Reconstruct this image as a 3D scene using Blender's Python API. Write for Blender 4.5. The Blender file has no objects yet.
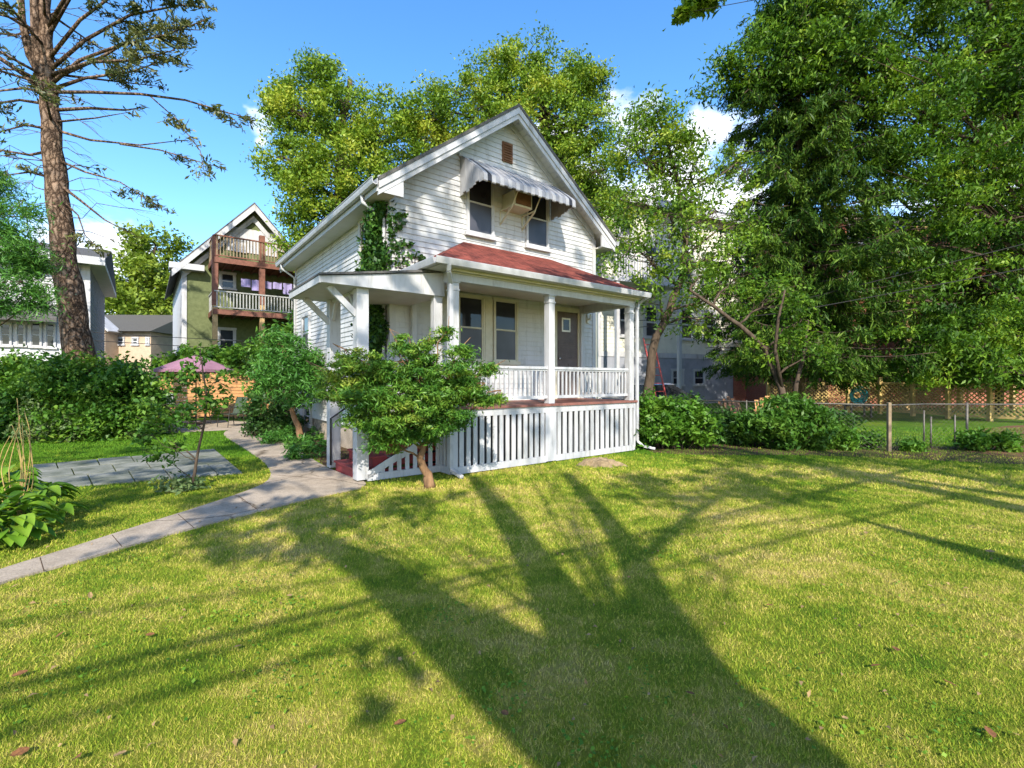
import bpy, bmesh, math, random
import numpy as np
from mathutils import Vector, Matrix

# ------------------------------------------------------------------ camera, sky, sun, exposure
SC = bpy.context.scene
COL = SC.collection
R = math.radians
F, CY, EYE = 480.54, 379.95, 1.6
cam_d = bpy.data.cameras.new('camera'); cam = bpy.data.objects.new('camera', cam_d); COL.objects.link(cam)
cam.location = (0, 0, EYE); cam.rotation_euler = (R(90), 0, 0)
cam_d.sensor_width = 36; cam_d.lens = F / 1024 * 36; cam_d.shift_y = -(384 - CY) / 1024
cam_d.clip_start = 0.05; cam_d.clip_end = 2000
SC.camera = cam

SUN_EL = 36.0
SDX, SDY = -0.12, 1.0                       # ground direction in which shadows fall
SUN_AZ = math.atan2(-SDX, -SDY)             # compass angle of the sun seen from the scene
TAN = math.tan(R(SUN_EL)) * math.hypot(SDX, SDY)

world = bpy.data.worlds.new('World'); SC.world = world; world.use_nodes = True
wn = world.node_tree; wn.nodes.clear()
def N(nt, typ, **kw):
    n = nt.nodes.new(typ)
    for k, v in kw.items():
        if k == 'inp':
            for kk, vv in v.items(): n.inputs[kk].default_value = vv
        else: setattr(n, k, v)
    return n
def build_world():
    L = wn.links.new
    out = N(wn, 'ShaderNodeOutputWorld'); bg = N(wn, 'ShaderNodeBackground'); bg.inputs[1].default_value = 0.15
    sky = N(wn, 'ShaderNodeTexSky', sky_type='NISHITA', sun_disc=False, sun_elevation=R(SUN_EL), sun_rotation=SUN_AZ,
            air_density=1.0, dust_density=0.7, ozone_density=2.5)
    hs = N(wn, 'ShaderNodeHueSaturation', inp={'Saturation': 1.25, 'Value': .96}); L(sky.outputs[0], hs.inputs['Color'])
    tc = N(wn, 'ShaderNodeTexCoord')
    nz = N(wn, 'ShaderNodeTexNoise', inp={'Scale': 5.0, 'Detail': 8.0, 'Roughness': 0.58}); 
    mp = N(wn, 'ShaderNodeMapping'); mp.inputs['Scale'].default_value = (1, 1, 2.0)
    L(tc.outputs['Generated'], mp.inputs[0]); L(mp.outputs[0], nz.inputs['Vector'])
    wz = N(wn, 'ShaderNodeTexNoise', inp={'Scale': 7.0, 'Detail': 5.0}); L(tc.outputs['Generated'], wz.inputs['Vector'])
    warp = N(wn, 'ShaderNodeVectorMath', operation='MULTIPLY_ADD'); warp.inputs[1].default_value = (.22, .22, .22); L(wz.outputs['Color'], warp.inputs[0])
    sb = N(wn, 'ShaderNodeVectorMath', operation='SUBTRACT'); sb.inputs[1].default_value = (.11, .11, .11); L(tc.outputs['Generated'], sb.inputs[0]); L(sb.outputs[0], warp.inputs[2])
    acc = None
    for (dx, dz, rad, wt) in ((0.27, 0.56, 0.14, .48), (0.42, 0.46, 0.16, .50), (0.12, 0.42, .2, .5), (-0.80, 0.20, 0.20, .44), (-.6, .08, .22, .46), (-0.53, 0.575, 0.07, .44),
                              (0.35, 0.3, 0.3, .6), (.9, .25, .3, .5)):
        d = Vector((dx, 1, dz)).normalized()
        ds = N(wn, 'ShaderNodeVectorMath', operation='DISTANCE'); ds.inputs[1].default_value = d
        L(warp.outputs[0], ds.inputs[0])
        mr = N(wn, 'ShaderNodeMapRange', interpolation_type='SMOOTHSTEP', inp={'From Min': rad, 'From Max': rad * .25, 'To Min': 0, 'To Max': wt})
        L(ds.outputs['Value'], mr.inputs['Value'])
        if acc is None: acc = mr
        else:
            a = N(wn, 'ShaderNodeMath', operation='MAXIMUM'); L(acc.outputs[0], a.inputs[0]); L(mr.outputs[0], a.inputs[1]); acc = a
    ad = N(wn, 'ShaderNodeMath', operation='ADD'); L(nz.outputs[0], ad.inputs[0]); L(acc.outputs[0], ad.inputs[1])
    cr = N(wn, 'ShaderNodeMapRange', interpolation_type='SMOOTHSTEP', inp={'From Min': 0.82, 'From Max': 1.05, 'To Min': 0, 'To Max': .95})
    L(ad.outputs[0], cr.inputs['Value'])
    mx = N(wn, 'ShaderNodeMix', data_type='RGBA'); L(cr.outputs[0], mx.inputs['Factor']); L(hs.outputs[0], mx.inputs['A'])
    mx.inputs['B'].default_value = (4.6, 4.7, 4.9, 1)
    L(mx.outputs['Result'], bg.inputs[0]); L(bg.outputs[0], out.inputs[0])
build_world()
sun_d = bpy.data.lights.new('sun', 'SUN'); sun = bpy.data.objects.new('sun', sun_d); COL.objects.link(sun)
sun_d.energy = 3.5; sun_d.angle = R(0.45); sun_d.color = (1, .93, .80)
sun.rotation_euler = Vector((SDX, SDY, -TAN)).to_track_quat('-Z', 'Y').to_euler()
SC.view_settings.view_transform = 'Standard'; SC.view_settings.look = 'None'
SC.view_settings.exposure = 1.38; SC.view_settings.gamma = 1
SC.cycles.use_denoising = True; SC.cycles.use_adaptive_sampling = False; SC.cycles.sample_clamp_indirect = 4
SC.render.filter_size = 1.15
SC.cycles.max_bounces = 6; SC.cycles.transparent_max_bounces = 8
SC.cycles.diffuse_bounces = 3; SC.cycles.glossy_bounces = 2; SC.cycles.transmission_bounces = 4

rng = np.random.default_rng(7); random.seed(7)

# ------------------------------------------------------------------ survey: from the photograph to places on the plot
def P(px, py, Z):
    return np.array([(px - 512) / F * Z, Z, EYE - (py - CY) * Z / F])
def G(px, py, w=0.0):
    Z = (EYE - w) * F / (py - CY); return np.array([(px - 512) / F * Z, Z, w])
YAW = 0.6515
class Frame:
    def __init__(s, x0, z0, yaw=YAW): s.x0, s.z0, s.c, s.s, s.yaw = x0, z0, math.cos(yaw), math.sin(yaw), yaw
    def onv(s, px, py, v):
        k = (px - 512) / F
        u = (k * (s.z0 + v * s.c) - s.x0 + v * s.s) / (s.c - k * s.s); Z = s.z0 + u * s.s + v * s.c
        return u, EYE - (py - CY) * Z / F
    def onu(s, px, py, u):
        k = (px - 512) / F
        v = (s.x0 + u * s.c - k * (s.z0 + u * s.s)) / (s.s + k * s.c); Z = s.z0 + u * s.s + v * s.c
        return v, EYE - (py - CY) * Z / F
    def loc(s, X, Y): 
        dx, dy = X - s.x0, Y - s.z0; return dx * s.c + dy * s.s, -dx * s.s + dy * s.c
    def wld(s, u, v): return s.x0 + u * s.c - v * s.s, s.z0 + u * s.s + v * s.c

# ------------------------------------------------------------------ materials
MATS = {}
def principled(nt, col=None, rough=.6, spec=.3, metal=0.0):
    p = N(nt, 'ShaderNodeBsdfPrincipled'); p.inputs['Roughness'].default_value = rough
    p.inputs['Specular IOR Level'].default_value = spec; p.inputs['Metallic'].default_value = metal
    if col: p.inputs['Base Color'].default_value = (*col, 1)
    return p
def new_mat(name):
    m = bpy.data.materials.new(name); m.use_nodes = True; m.node_tree.nodes.clear(); MATS[name] = m
    out = N(m.node_tree, 'ShaderNodeOutputMaterial'); return m, m.node_tree, out
def ramp(nt, stops):
    r = N(nt, 'ShaderNodeValToRGB'); cr = r.color_ramp
    while len(cr.elements) > 1: cr.elements.remove(cr.elements[-1])
    cr.elements[0].position = stops[0][0]; cr.elements[0].color = (*stops[0][1], 1)
    for p, c in stops[1:]:
        e = cr.elements.new(p); e.color = (*c, 1)
    return r
def painted(name, a, b=None, scale=3.0, rough=.55, spec=.3, bump=.15, bscale=40, metal=0.0, stretch=(1, 1, 1), detail=6):
    """paint / wood / stone: two colours mixed by weathered noise, small bump"""
    m, nt, out = new_mat(name); L = nt.links.new
    b = b or tuple(x * .8 for x in a)
    tc = N(nt, 'ShaderNodeTexCoord'); mp = N(nt, 'ShaderNodeMapping'); mp.inputs['Scale'].default_value = stretch
    L(tc.outputs['Object'], mp.inputs[0])
    n1 = N(nt, 'ShaderNodeTexNoise', inp={'Scale': scale, 'Detail': detail, 'Roughness': .65}); L(mp.outputs[0], n1.inputs['Vector'])
    rp = ramp(nt, [(.3, b), (.62, a)]); L(n1.outputs[0], rp.inputs[0])
    p = principled(nt, rough=rough, spec=spec, metal=metal); L(rp.outputs[0], p.inputs['Base Color'])
    n2 = N(nt, 'ShaderNodeTexNoise', inp={'Scale': bscale, 'Detail': 4}); L(mp.outputs[0], n2.inputs['Vector'])
    bp = N(nt, 'ShaderNodeBump', inp={'Strength': bump, 'Distance': .01}); L(n2.outputs[0], bp.inputs['Height']); L(bp.outputs[0], p.inputs['Normal'])
    L(p.outputs[0], out.inputs[0]); return m
def leafmat(name, stops, trans=.28, rough=.45, spec=.25, nscale=.6):
    m, nt, out = new_mat(name); L = nt.links.new
    at = N(nt, 'ShaderNodeAttribute', attribute_name='rnd')
    tc = N(nt, 'ShaderNodeTexCoord'); nz = N(nt, 'ShaderNodeTexNoise', inp={'Scale': nscale, 'Detail': 3}); L(tc.outputs['Object'], nz.inputs['Vector'])
    mr = N(nt, 'ShaderNodeMath', operation='MULTIPLY_ADD', inp={1: .55, 2: 0.0}); L(at.outputs['Fac'], mr.inputs[0])
    m2 = N(nt, 'ShaderNodeMath', operation='MULTIPLY_ADD', inp={1: 1.1, 2: -.32}); L(nz.outputs[0], m2.inputs[0])
    ad = N(nt, 'ShaderNodeMath', operation='ADD'); L(mr.outputs[0], ad.inputs[0]); L(m2.outputs[0], ad.inputs[1])
    rp = ramp(nt, stops); L(ad.outputs[0], rp.inputs[0])
    p = principled(nt, rough=rough, spec=spec); L(rp.outputs[0], p.inputs['Base Color'])
    t = N(nt, 'ShaderNodeBsdfTranslucent')
    br = N(nt, 'ShaderNodeMix', data_type='RGBA', blend_type='MULTIPLY'); br.inputs['Factor'].default_value = 1
    L(rp.outputs[0], br.inputs['A']); br.inputs['B'].default_value = (1.5, 1.5, .7, 1); L(br.outputs['Result'], t.inputs[0])
    mx = N(nt, 'ShaderNodeMixShader'); mx.inputs[0].default_value = trans
    L(p.outputs[0], mx.inputs[1]); L(t.outputs[0], mx.inputs[2]); L(mx.outputs[0], out.inputs[0]); return m
def brickmat(name, c1, c2, mortar, scale):
    m, nt, out = new_mat(name); L = nt.links.new
    tc = N(nt, 'ShaderNodeTexCoord'); sp = N(nt, 'ShaderNodeSeparateXYZ'); L(tc.outputs['Object'], sp.inputs[0])
    ad = N(nt, 'ShaderNodeMath', operation='ADD'); L(sp.outputs[0], ad.inputs[0]); L(sp.outputs[1], ad.inputs[1])
    cb = N(nt, 'ShaderNodeCombineXYZ'); L(ad.outputs[0], cb.inputs[0]); L(sp.outputs[2], cb.inputs[1])
    b = N(nt, 'ShaderNodeTexBrick', inp={'Color1': (*c1, 1), 'Color2': (*c2, 1), 'Mortar': (*mortar, 1), 'Scale': scale, 'Mortar Size': .015})
    L(cb.outputs[0], b.inputs['Vector']); p = principled(nt, rough=.85, spec=.15); L(b.outputs[0], p.inputs['Base Color']); L(p.outputs[0], out.inputs[0]); return m
def glassmat(name, col, rough=.06):
    m, nt, out = new_mat(name); L = nt.links.new
    tc = N(nt, 'ShaderNodeTexCoord'); nz = N(nt, 'ShaderNodeTexNoise', inp={'Scale': 1.3, 'Detail': 2}); L(tc.outputs['Object'], nz.inputs['Vector'])
    p = principled(nt, col, rough, .42); rp = ramp(nt, [(.35, tuple(c * .6 for c in col)), (.65, tuple(c * 1.4 for c in col))]); L(nz.outputs[0], rp.inputs[0]); L(rp.outputs[0], p.inputs['Base Color'])
    bp = N(nt, 'ShaderNodeBump', inp={'Strength': .05, 'Distance': .02}); L(nz.outputs[0], bp.inputs['Height']); L(bp.outputs[0], p.inputs['Normal'])
    L(p.outputs[0], out.inputs[0]); return m

def oldpaint(name, a, b, c, rough=.55):
    m, nt, out = new_mat(name); L = nt.links.new; tc = N(nt, 'ShaderNodeTexCoord')
    m1 = N(nt, 'ShaderNodeMapping'); m1.inputs['Scale'].default_value = (1, 1, .35); L(tc.outputs['Object'], m1.inputs[0])
    n1 = N(nt, 'ShaderNodeTexNoise', inp={'Scale': 1.6, 'Detail': 9, 'Roughness': .7}); L(m1.outputs[0], n1.inputs['Vector'])
    m2 = N(nt, 'ShaderNodeMapping'); m2.inputs['Scale'].default_value = (9, 9, 1.2); L(tc.outputs['Object'], m2.inputs[0])
    n2 = N(nt, 'ShaderNodeTexNoise', inp={'Scale': 1.0, 'Detail': 7, 'Roughness': .75}); L(m2.outputs[0], n2.inputs['Vector'])
    r1 = ramp(nt, [(.32, c), (.44, b), (.62, a)]); L(n1.outputs[0], r1.inputs[0])
    r2 = ramp(nt, [(.30, (.62, .60, .56)), (.48, (1, 1, 1))]); L(n2.outputs[0], r2.inputs[0])
    mx = N(nt, 'ShaderNodeMix', data_type='RGBA', blend_type='MULTIPLY'); mx.inputs['Factor'].default_value = .8; L(r1.outputs[0], mx.inputs['A']); L(r2.outputs[0], mx.inputs['B'])
    p = principled(nt, rough=rough, spec=.3); L(mx.outputs['Result'], p.inputs['Base Color'])
    bp = N(nt, 'ShaderNodeBump', inp={'Strength': .2, 'Distance': .01}); L(n2.outputs[0], bp.inputs['Height']); L(bp.outputs[0], p.inputs['Normal']); L(p.outputs[0], out.inputs[0]); return m
def concrete(name, a, b):
    m, nt, out = new_mat(name); L = nt.links.new; tc = N(nt, 'ShaderNodeTexCoord')
    n1 = N(nt, 'ShaderNodeTexNoise', inp={'Scale': 2.2, 'Detail': 10, 'Roughness': .72}); L(tc.outputs['Object'], n1.inputs['Vector'])
    n2 = N(nt, 'ShaderNodeTexNoise', inp={'Scale': 60, 'Detail': 4, 'Roughness': .8}); L(tc.outputs['Object'], n2.inputs['Vector'])
    r1 = ramp(nt, [(.3, b), (.6, a)]); L(n1.outputs[0], r1.inputs[0])
    r3 = ramp(nt, [(.3, (.6, .6, .6)), (.6, (1.05, 1.05, 1.05))]); L(n2.outputs[0], r3.inputs[0])
    wv = N(nt, 'ShaderNodeVectorMath', operation='MULTIPLY_ADD'); wv.inputs[1].default_value = (.35, .35, 0); L(n1.outputs['Color'], wv.inputs[0]); L(tc.outputs['Object'], wv.inputs[2])
    vo = N(nt, 'ShaderNodeTexVoronoi', feature='DISTANCE_TO_EDGE', inp={'Scale': .62}); L(wv.outputs[0], vo.inputs['Vector'])
    r2 = ramp(nt, [(.0, (.35, .33, .30)), (.012, (1, 1, 1))]); L(vo.outputs[0], r2.inputs[0])
    m1 = N(nt, 'ShaderNodeMix', data_type='RGBA', blend_type='MULTIPLY'); m1.inputs['Factor'].default_value = 1; L(r1.outputs[0], m1.inputs['A']); L(r2.outputs[0], m1.inputs['B'])
    m2 = N(nt, 'ShaderNodeMix', data_type='RGBA', blend_type='MULTIPLY'); m2.inputs['Factor'].default_value = 1; L(m1.outputs['Result'], m2.inputs['A']); L(r3.outputs[0], m2.inputs['B'])
    p = principled(nt, rough=.9, spec=.12); L(m2.outputs['Result'], p.inputs['Base Color'])
    bp = N(nt, 'ShaderNodeBump', inp={'Strength': .5, 'Distance': .012}); L(n2.outputs[0], bp.inputs['Height']); L(bp.outputs[0], p.inputs['Normal']); L(p.outputs[0], out.inputs[0]); return m
def barkmat(name, a, b, c, scale):
    m, nt, out = new_mat(name); L = nt.links.new; tc = N(nt, 'ShaderNodeTexCoord')
    n0 = N(nt, 'ShaderNodeTexNoise', inp={'Scale': 3.0, 'Detail': 6, 'Roughness': .7}); L(tc.outputs['Object'], n0.inputs['Vector'])
    wv = N(nt, 'ShaderNodeVectorMath', operation='MULTIPLY_ADD'); wv.inputs[1].default_value = (.25, .25, .5); L(n0.outputs['Color'], wv.inputs[0]); L(tc.outputs['Object'], wv.inputs[2])
    mp = N(nt, 'ShaderNodeMapping'); mp.inputs['Scale'].default_value = (1, 1, .38); L(wv.outputs[0], mp.inputs[0])
    vo = N(nt, 'ShaderNodeTexVoronoi', feature='DISTANCE_TO_EDGE', inp={'Scale': scale}); L(mp.outputs[0], vo.inputs['Vector'])
    r1 = ramp(nt, [(.0, c), (.10, b), (.32, a)]); L(vo.outputs[0], r1.inputs[0])
    r2 = ramp(nt, [(.35, (.55, .55, .58)), (.62, (1.15, 1.1, 1.05))]); L(n0.outputs[0], r2.inputs[0])
    mx = N(nt, 'ShaderNodeMix', data_type='RGBA', blend_type='MULTIPLY'); mx.inputs['Factor'].default_value = 1; L(r1.outputs[0], mx.inputs['A']); L(r2.outputs[0], mx.inputs['B'])
    p = principled(nt, rough=.95, spec=.1); L(mx.outputs['Result'], p.inputs['Base Color'])
    bp = N(nt, 'ShaderNodeBump', inp={'Strength': 1, 'Distance': .06}); L(vo.outputs[0], bp.inputs['Height']); L(bp.outputs[0], p.inputs['Normal']); L(p.outputs[0], out.inputs[0]); return m
W_SIDE = oldpaint('white_siding', (.49, .49, .495), (.44, .44, .44), (.34, .335, .32))
W_TRIM = oldpaint('white_trim', (.45, .45, .47), (.39, .39, .40), (.29, .285, .275), .5)
W_CREAM = painted('cream_trim', (.50, .47, .36), (.42, .39, .29), 5, .5)
W_SOFFIT = painted('soffit_white', (.52, .51, .47), (.44, .43, .40), 2, .6)
W_GUTTER = painted('gutter_white', (.40, .40, .42), (.30, .30, .30), 6, .4, .4)
M_ASPH = painted('grey_shingle', (.11, .105, .10), (.05, .05, .05), 25, .9, .1, .6, 60)
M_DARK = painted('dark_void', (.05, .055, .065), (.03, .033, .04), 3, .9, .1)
M_PFLOOR = painted('porch_floor_paint', (.22, .09, .07), (.14, .06, .05), 8, .6)
M_STEP = painted('red_step_paint', (.30, .045, .045), (.2, .035, .035), 7, .55)
M_AWN = painted('awning_metal', (.21, .213, .235), (.155, .157, .175), 3, .35, .4, .05)
M_AWNW = painted('awning_white', (.31, .31, .325), (.23, .23, .245), 3, .35, .4, .05)
M_AWND = painted('awning_dark', (.03, .03, .035), (.02, .02, .025), 3, .4)
M_BROWN = painted('brown_louver', (.16, .075, .035), (.09, .04, .02), 8, .7)
M_DOOR = painted('door_brown', (.10, .075, .07), (.07, .05, .048), 6, .5)
M_GLASS = glassmat('window_glass', (.018, .02, .024), .03)
M_SCREEN = glassmat('screen_grey', (.045, .045, .055), .35)
M_IRON = painted('black_iron', (.02, .02, .022), (.03, .025, .02), 10, .5)
M_CONC = concrete('grey_concrete', (.42, .345, .27), (.25, .205, .155))
M_BARK = painted('grey_bark', (.095, .07, .05), (.03, .022, .017), 9, .95, .1, 1.0, 26, stretch=(1, 1, .25))
M_PBARK = barkmat('pine_bark', (.24, .175, .13), (.12, .08, .055), (.025, .017, .012), 9)
M_YBARK = painted('yew_bark', (.27, .16, .085), (.09, .05, .03), 9, .9, .1, .8, 30, stretch=(1, 1, .3))
M_WOOD = painted('orange_cedar', (.50, .26, .11), (.32, .15, .06), 4, .7, .2, .2, 30, stretch=(.25, .25, 3))
M_DECKRED = painted('deck_red', (.18, .075, .05), (.11, .045, .03), 6, .7)
M_GREENW = painted('green_shingle_wall', (.13, .15, .07), (.085, .10, .045), 5, .85, .1, .4, 14)
M_GREYHOUSE = painted('grey_house_siding', (.50, .50, .52), (.42, .42, .44), 3, .7)
M_BEIGE = painted('beige_stucco', (.45, .34, .24), (.36, .27, .19), 3, .8)
M_OFFWHITE = painted('offwhite_siding', (.60, .58, .48), (.50, .48, .40), 2, .7)
M_SLATEW = painted('slate_blue_wall', (.27, .28, .32), (.2, .21, .24), 2, .8)
M_BRICK = brickmat('red_brick', (.33, .09, .05), (.24, .065, .04), (.3, .26, .22), 4.5)
M_TAN = painted('tan_deck_wood', (.42, .28, .13), (.28, .18, .08), 5, .75)
M_OLDWOOD = painted('weathered_post', (.24, .18, .11), (.13, .095, .06), 8, .9)
M_LATT = painted('yellow_lattice', (.52, .38, .14), (.30, .22, .09), 3, .8)
M_GALV = painted('galvanised_steel', (.13, .12, .10), (.07, .06, .05), 20, .6, .3, .1, metal=.3)
M_UMB = painted('mauve_canvas', (.27, .14, .19), (.20, .10, .145), 2, .85)
M_CHAIR = painted('dark_green_sling', (.06, .085, .06), (.04, .055, .04), 8, .7)
M_STONE = painted('flagstone', (.22, .22, .19), (.04, .055, .03), 1.8, .8, .2, .4, 30, detail=8)
M_SOIL = painted('garden_soil', (.10, .065, .04), (.04, .026, .017), 12, .95, .05, 1.0, 40, detail=9)
M_MULCH = painted('red_mulch', (.17, .085, .055), (.07, .035, .025), 14, .95, .05, 1.0, 40, detail=9)
M_HOSE = painted('teal_hose', (.03, .26, .30), (.02, .18, .22), 6, .4)
M_RED = painted('red_ladder_paint', (.42, .06, .05), (.3, .04, .035), 6, .5)
M_CAR = painted('dark_car_paint', (.025, .03, .04), (.02, .022, .03), 2, .2, .6, 0)
M_CHROME = painted('silver_trim', (.5, .5, .52), (.4, .4, .42), 2, .25, .5, 0, metal=.8)
M_RUBBER = painted('black_rubber', (.015, .015, .015), (.02, .02, .02), 5, .8)
M_LAMP = painted('lamp_glass', (.6, .58, .5), None, 3, .2)
M_WIRE = painted('cable_black', (.02, .02, .02), None, 3, .7)
M_RAILW = painted('grey_rail_paint', (.34, .34, .33), (.22, .22, .21), 5, .7)
M_LAUN = painted('lilac_cloth', (.28, .24, .42), (.2, .17, .33), 3, .9)
M_PALEW = painted('white_cloth', (.7, .7, .68), None, 3, .9)
M_STALK = painted('dry_stalk', (.40, .29, .10), (.26, .17, .06), 12, .8)
M_DEADLEAF = painted('dead_leaf', (.20, .085, .03), (.07, .03, .015), 9, .8)
M_DEADLEAF2 = painted('dry_tan_leaf', (.30, .20, .09), (.17, .10, .045), 9, .8)
M_STUMP = painted('weathered_stump', (.27, .20, .12), (.10, .075, .045), 9, .95, .1, .8, 25)

LF_TREE = leafmat('leaves_yellowgreen', [(.12, (.045, .10, .01)), (.40, (.11, .20, .018)), (.64, (.21, .29, .028)), (.9, (.38, .38, .05))])
LF_MAPLE = leafmat('leaves_maple', nscale=1.3, stops=[(.12, (.025, .065, .008)), (.40, (.085, .17, .014)), (.66, (.17, .26, .024)), (.92, (.32, .35, .05))])
LF_MAPLE2 = leafmat('leaves_big_maple', nscale=.8, spec=.15, stops=[(.18, (.014, .04, .006)), (.46, (.052, .12, .011)), (.72, (.125, .22, .019)), (.97, (.27, .33, .04))])
LF_FAR = leafmat('leaves_far_tree', [(.15, (.08, .13, .012)), (.5, (.15, .22, .025)), (.85, (.24, .30, .04))], nscale=.3)
LF_SPRUCE = leafmat('needles_spruce', [(.15, (.013, .037, .008)), (.50, (.042, .095, .013)), (.90, (.14, .22, .028))], trans=.2, spec=.1)
LF_PINE = leafmat('needles_pine', [(.15, (.03, .05, .015)), (.5, (.075, .09, .025)), (.85, (.15, .15, .045))], trans=.15)
LF_FERN = leafmat('needles_bright', [(.15, (.03, .10, .015)), (.5, (.06, .17, .025)), (.85, (.12, .25, .04))], trans=.2)
LF_YEW = leafmat('needles_yew', [(.12, (.015, .058, .008)), (.40, (.05, .14, .016)), (.65, (.12, .225, .024)), (.93, (.27, .30, .045))], trans=.15, nscale=1.6)
LF_BUSH = leafmat('leaves_bush', [(.15, (.03, .09, .01)), (.5, (.07, .17, .015)), (.9, (.15, .26, .03))], nscale=1.5)
LF_BUSH2 = leafmat('leaves_mid_bush', [(.15, (.02, .065, .009)), (.5, (.055, .135, .014)), (.9, (.12, .21, .028))], nscale=1.8)
LF_DBUSH = leafmat('leaves_dark_bush', [(.15, (.015, .045, .012)), (.5, (.035, .09, .018)), (.9, (.08, .15, .03))], nscale=1.5)
LF_HEDGE = leafmat('leaves_hedge', [(.15, (.02, .07, .01)), (.45, (.06, .15, .018)), (.72, (.13, .24, .03)), (.95, (.24, .32, .05))], nscale=1.1)
LF_VINE = leafmat('leaves_vine', [(.15, (.012, .04, .008)), (.5, (.03, .085, .013)), (.9, (.07, .15, .02))], trans=.15, nscale=2)
LF_HOSTA = leafmat('leaves_hosta', [(.15, (.05, .13, .01)), (.5, (.10, .21, .015)), (.9, (.19, .30, .025))], nscale=2)
LF_LAVEND = leafmat('leaves_greygreen', [(.15, (.06, .11, .045)), (.5, (.11, .17, .06)), (.9, (.19, .24, .10))], nscale=2)

def lawnmat(name, ground):
    m, nt, out = new_mat(name); L = nt.links.new
    tc = N(nt, 'ShaderNodeTexCoord')
    n1 = N(nt, 'ShaderNodeTexNoise', inp={'Scale': .55, 'Detail': 5, 'Roughness': .6}); L(tc.outputs['Object'], n1.inputs['Vector'])
    n2 = N(nt, 'ShaderNodeTexNoise', inp={'Scale': 3.2, 'Detail': 6, 'Roughness': .7}); L(tc.outputs['Object'], n2.inputs['Vector'])
    sp = N(nt, 'ShaderNodeSeparateXYZ'); L(tc.outputs['Object'], sp.inputs[0])
    # worn, straw-coloured ground lies in the open lawn; past the fence and beside the patio the grass is lush
    far = N(nt, 'ShaderNodeMapRange', inp={'From Min': 8.5, 'From Max': 11.0, 'To Min': 0, 'To Max': -.5}); L(sp.outputs[1], far.inputs[0])
    lft = N(nt, 'ShaderNodeMapRange', inp={'From Min': -3.6, 'From Max': -6.0, 'To Min': 0, 'To Max': -.22}); L(sp.outputs[0], lft.inputs[0])
    a = N(nt, 'ShaderNodeMath', operation='MULTIPLY_ADD', inp={1: 1.35}); L(n1.outputs[0], a.inputs[0])
    b = N(nt, 'ShaderNodeMath', operation='MULTIPLY_ADD', inp={1: 1.15, 2: -.76}); L(n2.outputs[0], b.inputs[0]); L(b.outputs[0], a.inputs[2])
    c = N(nt, 'ShaderNodeMath', operation='ADD'); L(a.outputs[0], c.inputs[0]); L(far.outputs[0], c.inputs[1])
    d = N(nt, 'ShaderNodeMath', operation='ADD'); L(c.outputs[0], d.inputs[0]); L(lft.outputs[0], d.inputs[1])
    last = d
    if not ground:
        at = N(nt, 'ShaderNodeAttribute', attribute_name='rnd')
        e = N(nt, 'ShaderNodeMath', operation='MULTIPLY_ADD', inp={1: .5}); L(at.outputs['Fac'], e.inputs[0]); 
        e2 = N(nt, 'ShaderNodeMath', operation='SUBTRACT', inp={1: .25}); L(d.outputs[0], e2.inputs[0]); L(e2.outputs[0], e.inputs[2]); last = e
    k = .85 if ground else 1.05
    rp = ramp(nt, [(.0, (.085 * k, .19 * k, .013 * k)), (.26, (.17 * k, .25 * k, .02 * k)), (.45, (.31 * k, .36 * k, .033 * k)), (.63, (.48 * k, .42 * k, .09 * k)), (.92, (.60 * k, .46 * k, .19 * k))])
    L(last.outputs[0], rp.inputs[0])
    p = principled(nt, rough=.75, spec=.12); L(rp.outputs[0], p.inputs['Base Color'])
    if ground:
        n3 = N(nt, 'ShaderNodeTexNoise', inp={'Scale': 45, 'Detail': 6, 'Roughness': .8}); L(tc.outputs['Object'], n3.inputs['Vector'])
        bp = N(nt, 'ShaderNodeBump', inp={'Strength': 1, 'Distance': .06}); L(n3.outputs[0], bp.inputs['Height']); L(bp.outputs[0], p.inputs['Normal'])
        L(p.outputs[0], out.inputs[0])
    else:
        t = N(nt, 'ShaderNodeBsdfTranslucent'); L(rp.outputs[0], t.inputs[0]); mx = N(nt, 'ShaderNodeMixShader'); mx.inputs[0].default_value = .3
        L(p.outputs[0], mx.inputs[1]); L(t.outputs[0], mx.inputs[2]); L(mx.outputs[0], out.inputs[0])
    return m
M_LAWN = lawnmat('lawn_ground', True); M_BLADE = lawnmat('lawn_blades', False)

# ------------------------------------------------------------------ object helpers
def tag(o, label=None, cat=None, group=None, kind=None):
    if label: o['label'] = label
    if cat: o['category'] = cat
    if group: o['group'] = group
    if kind: o['kind'] = kind
    return o
def thing(name, label, cat, loc=(0, 0, 0), rz=0.0, group=None):
    o = bpy.data.objects.new(name, None); COL.objects.link(o); o.empty_display_size = .2
    o.location = tuple(loc); o.rotation_euler = (0, 0, rz); return tag(o, label, cat, group)
def copy_tree(o, parent=None):
    c = o.copy(); COL.objects.link(c)
    if parent: c.parent = parent
    for ch in list(o.children): copy_tree(ch, c)
    return c

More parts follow.
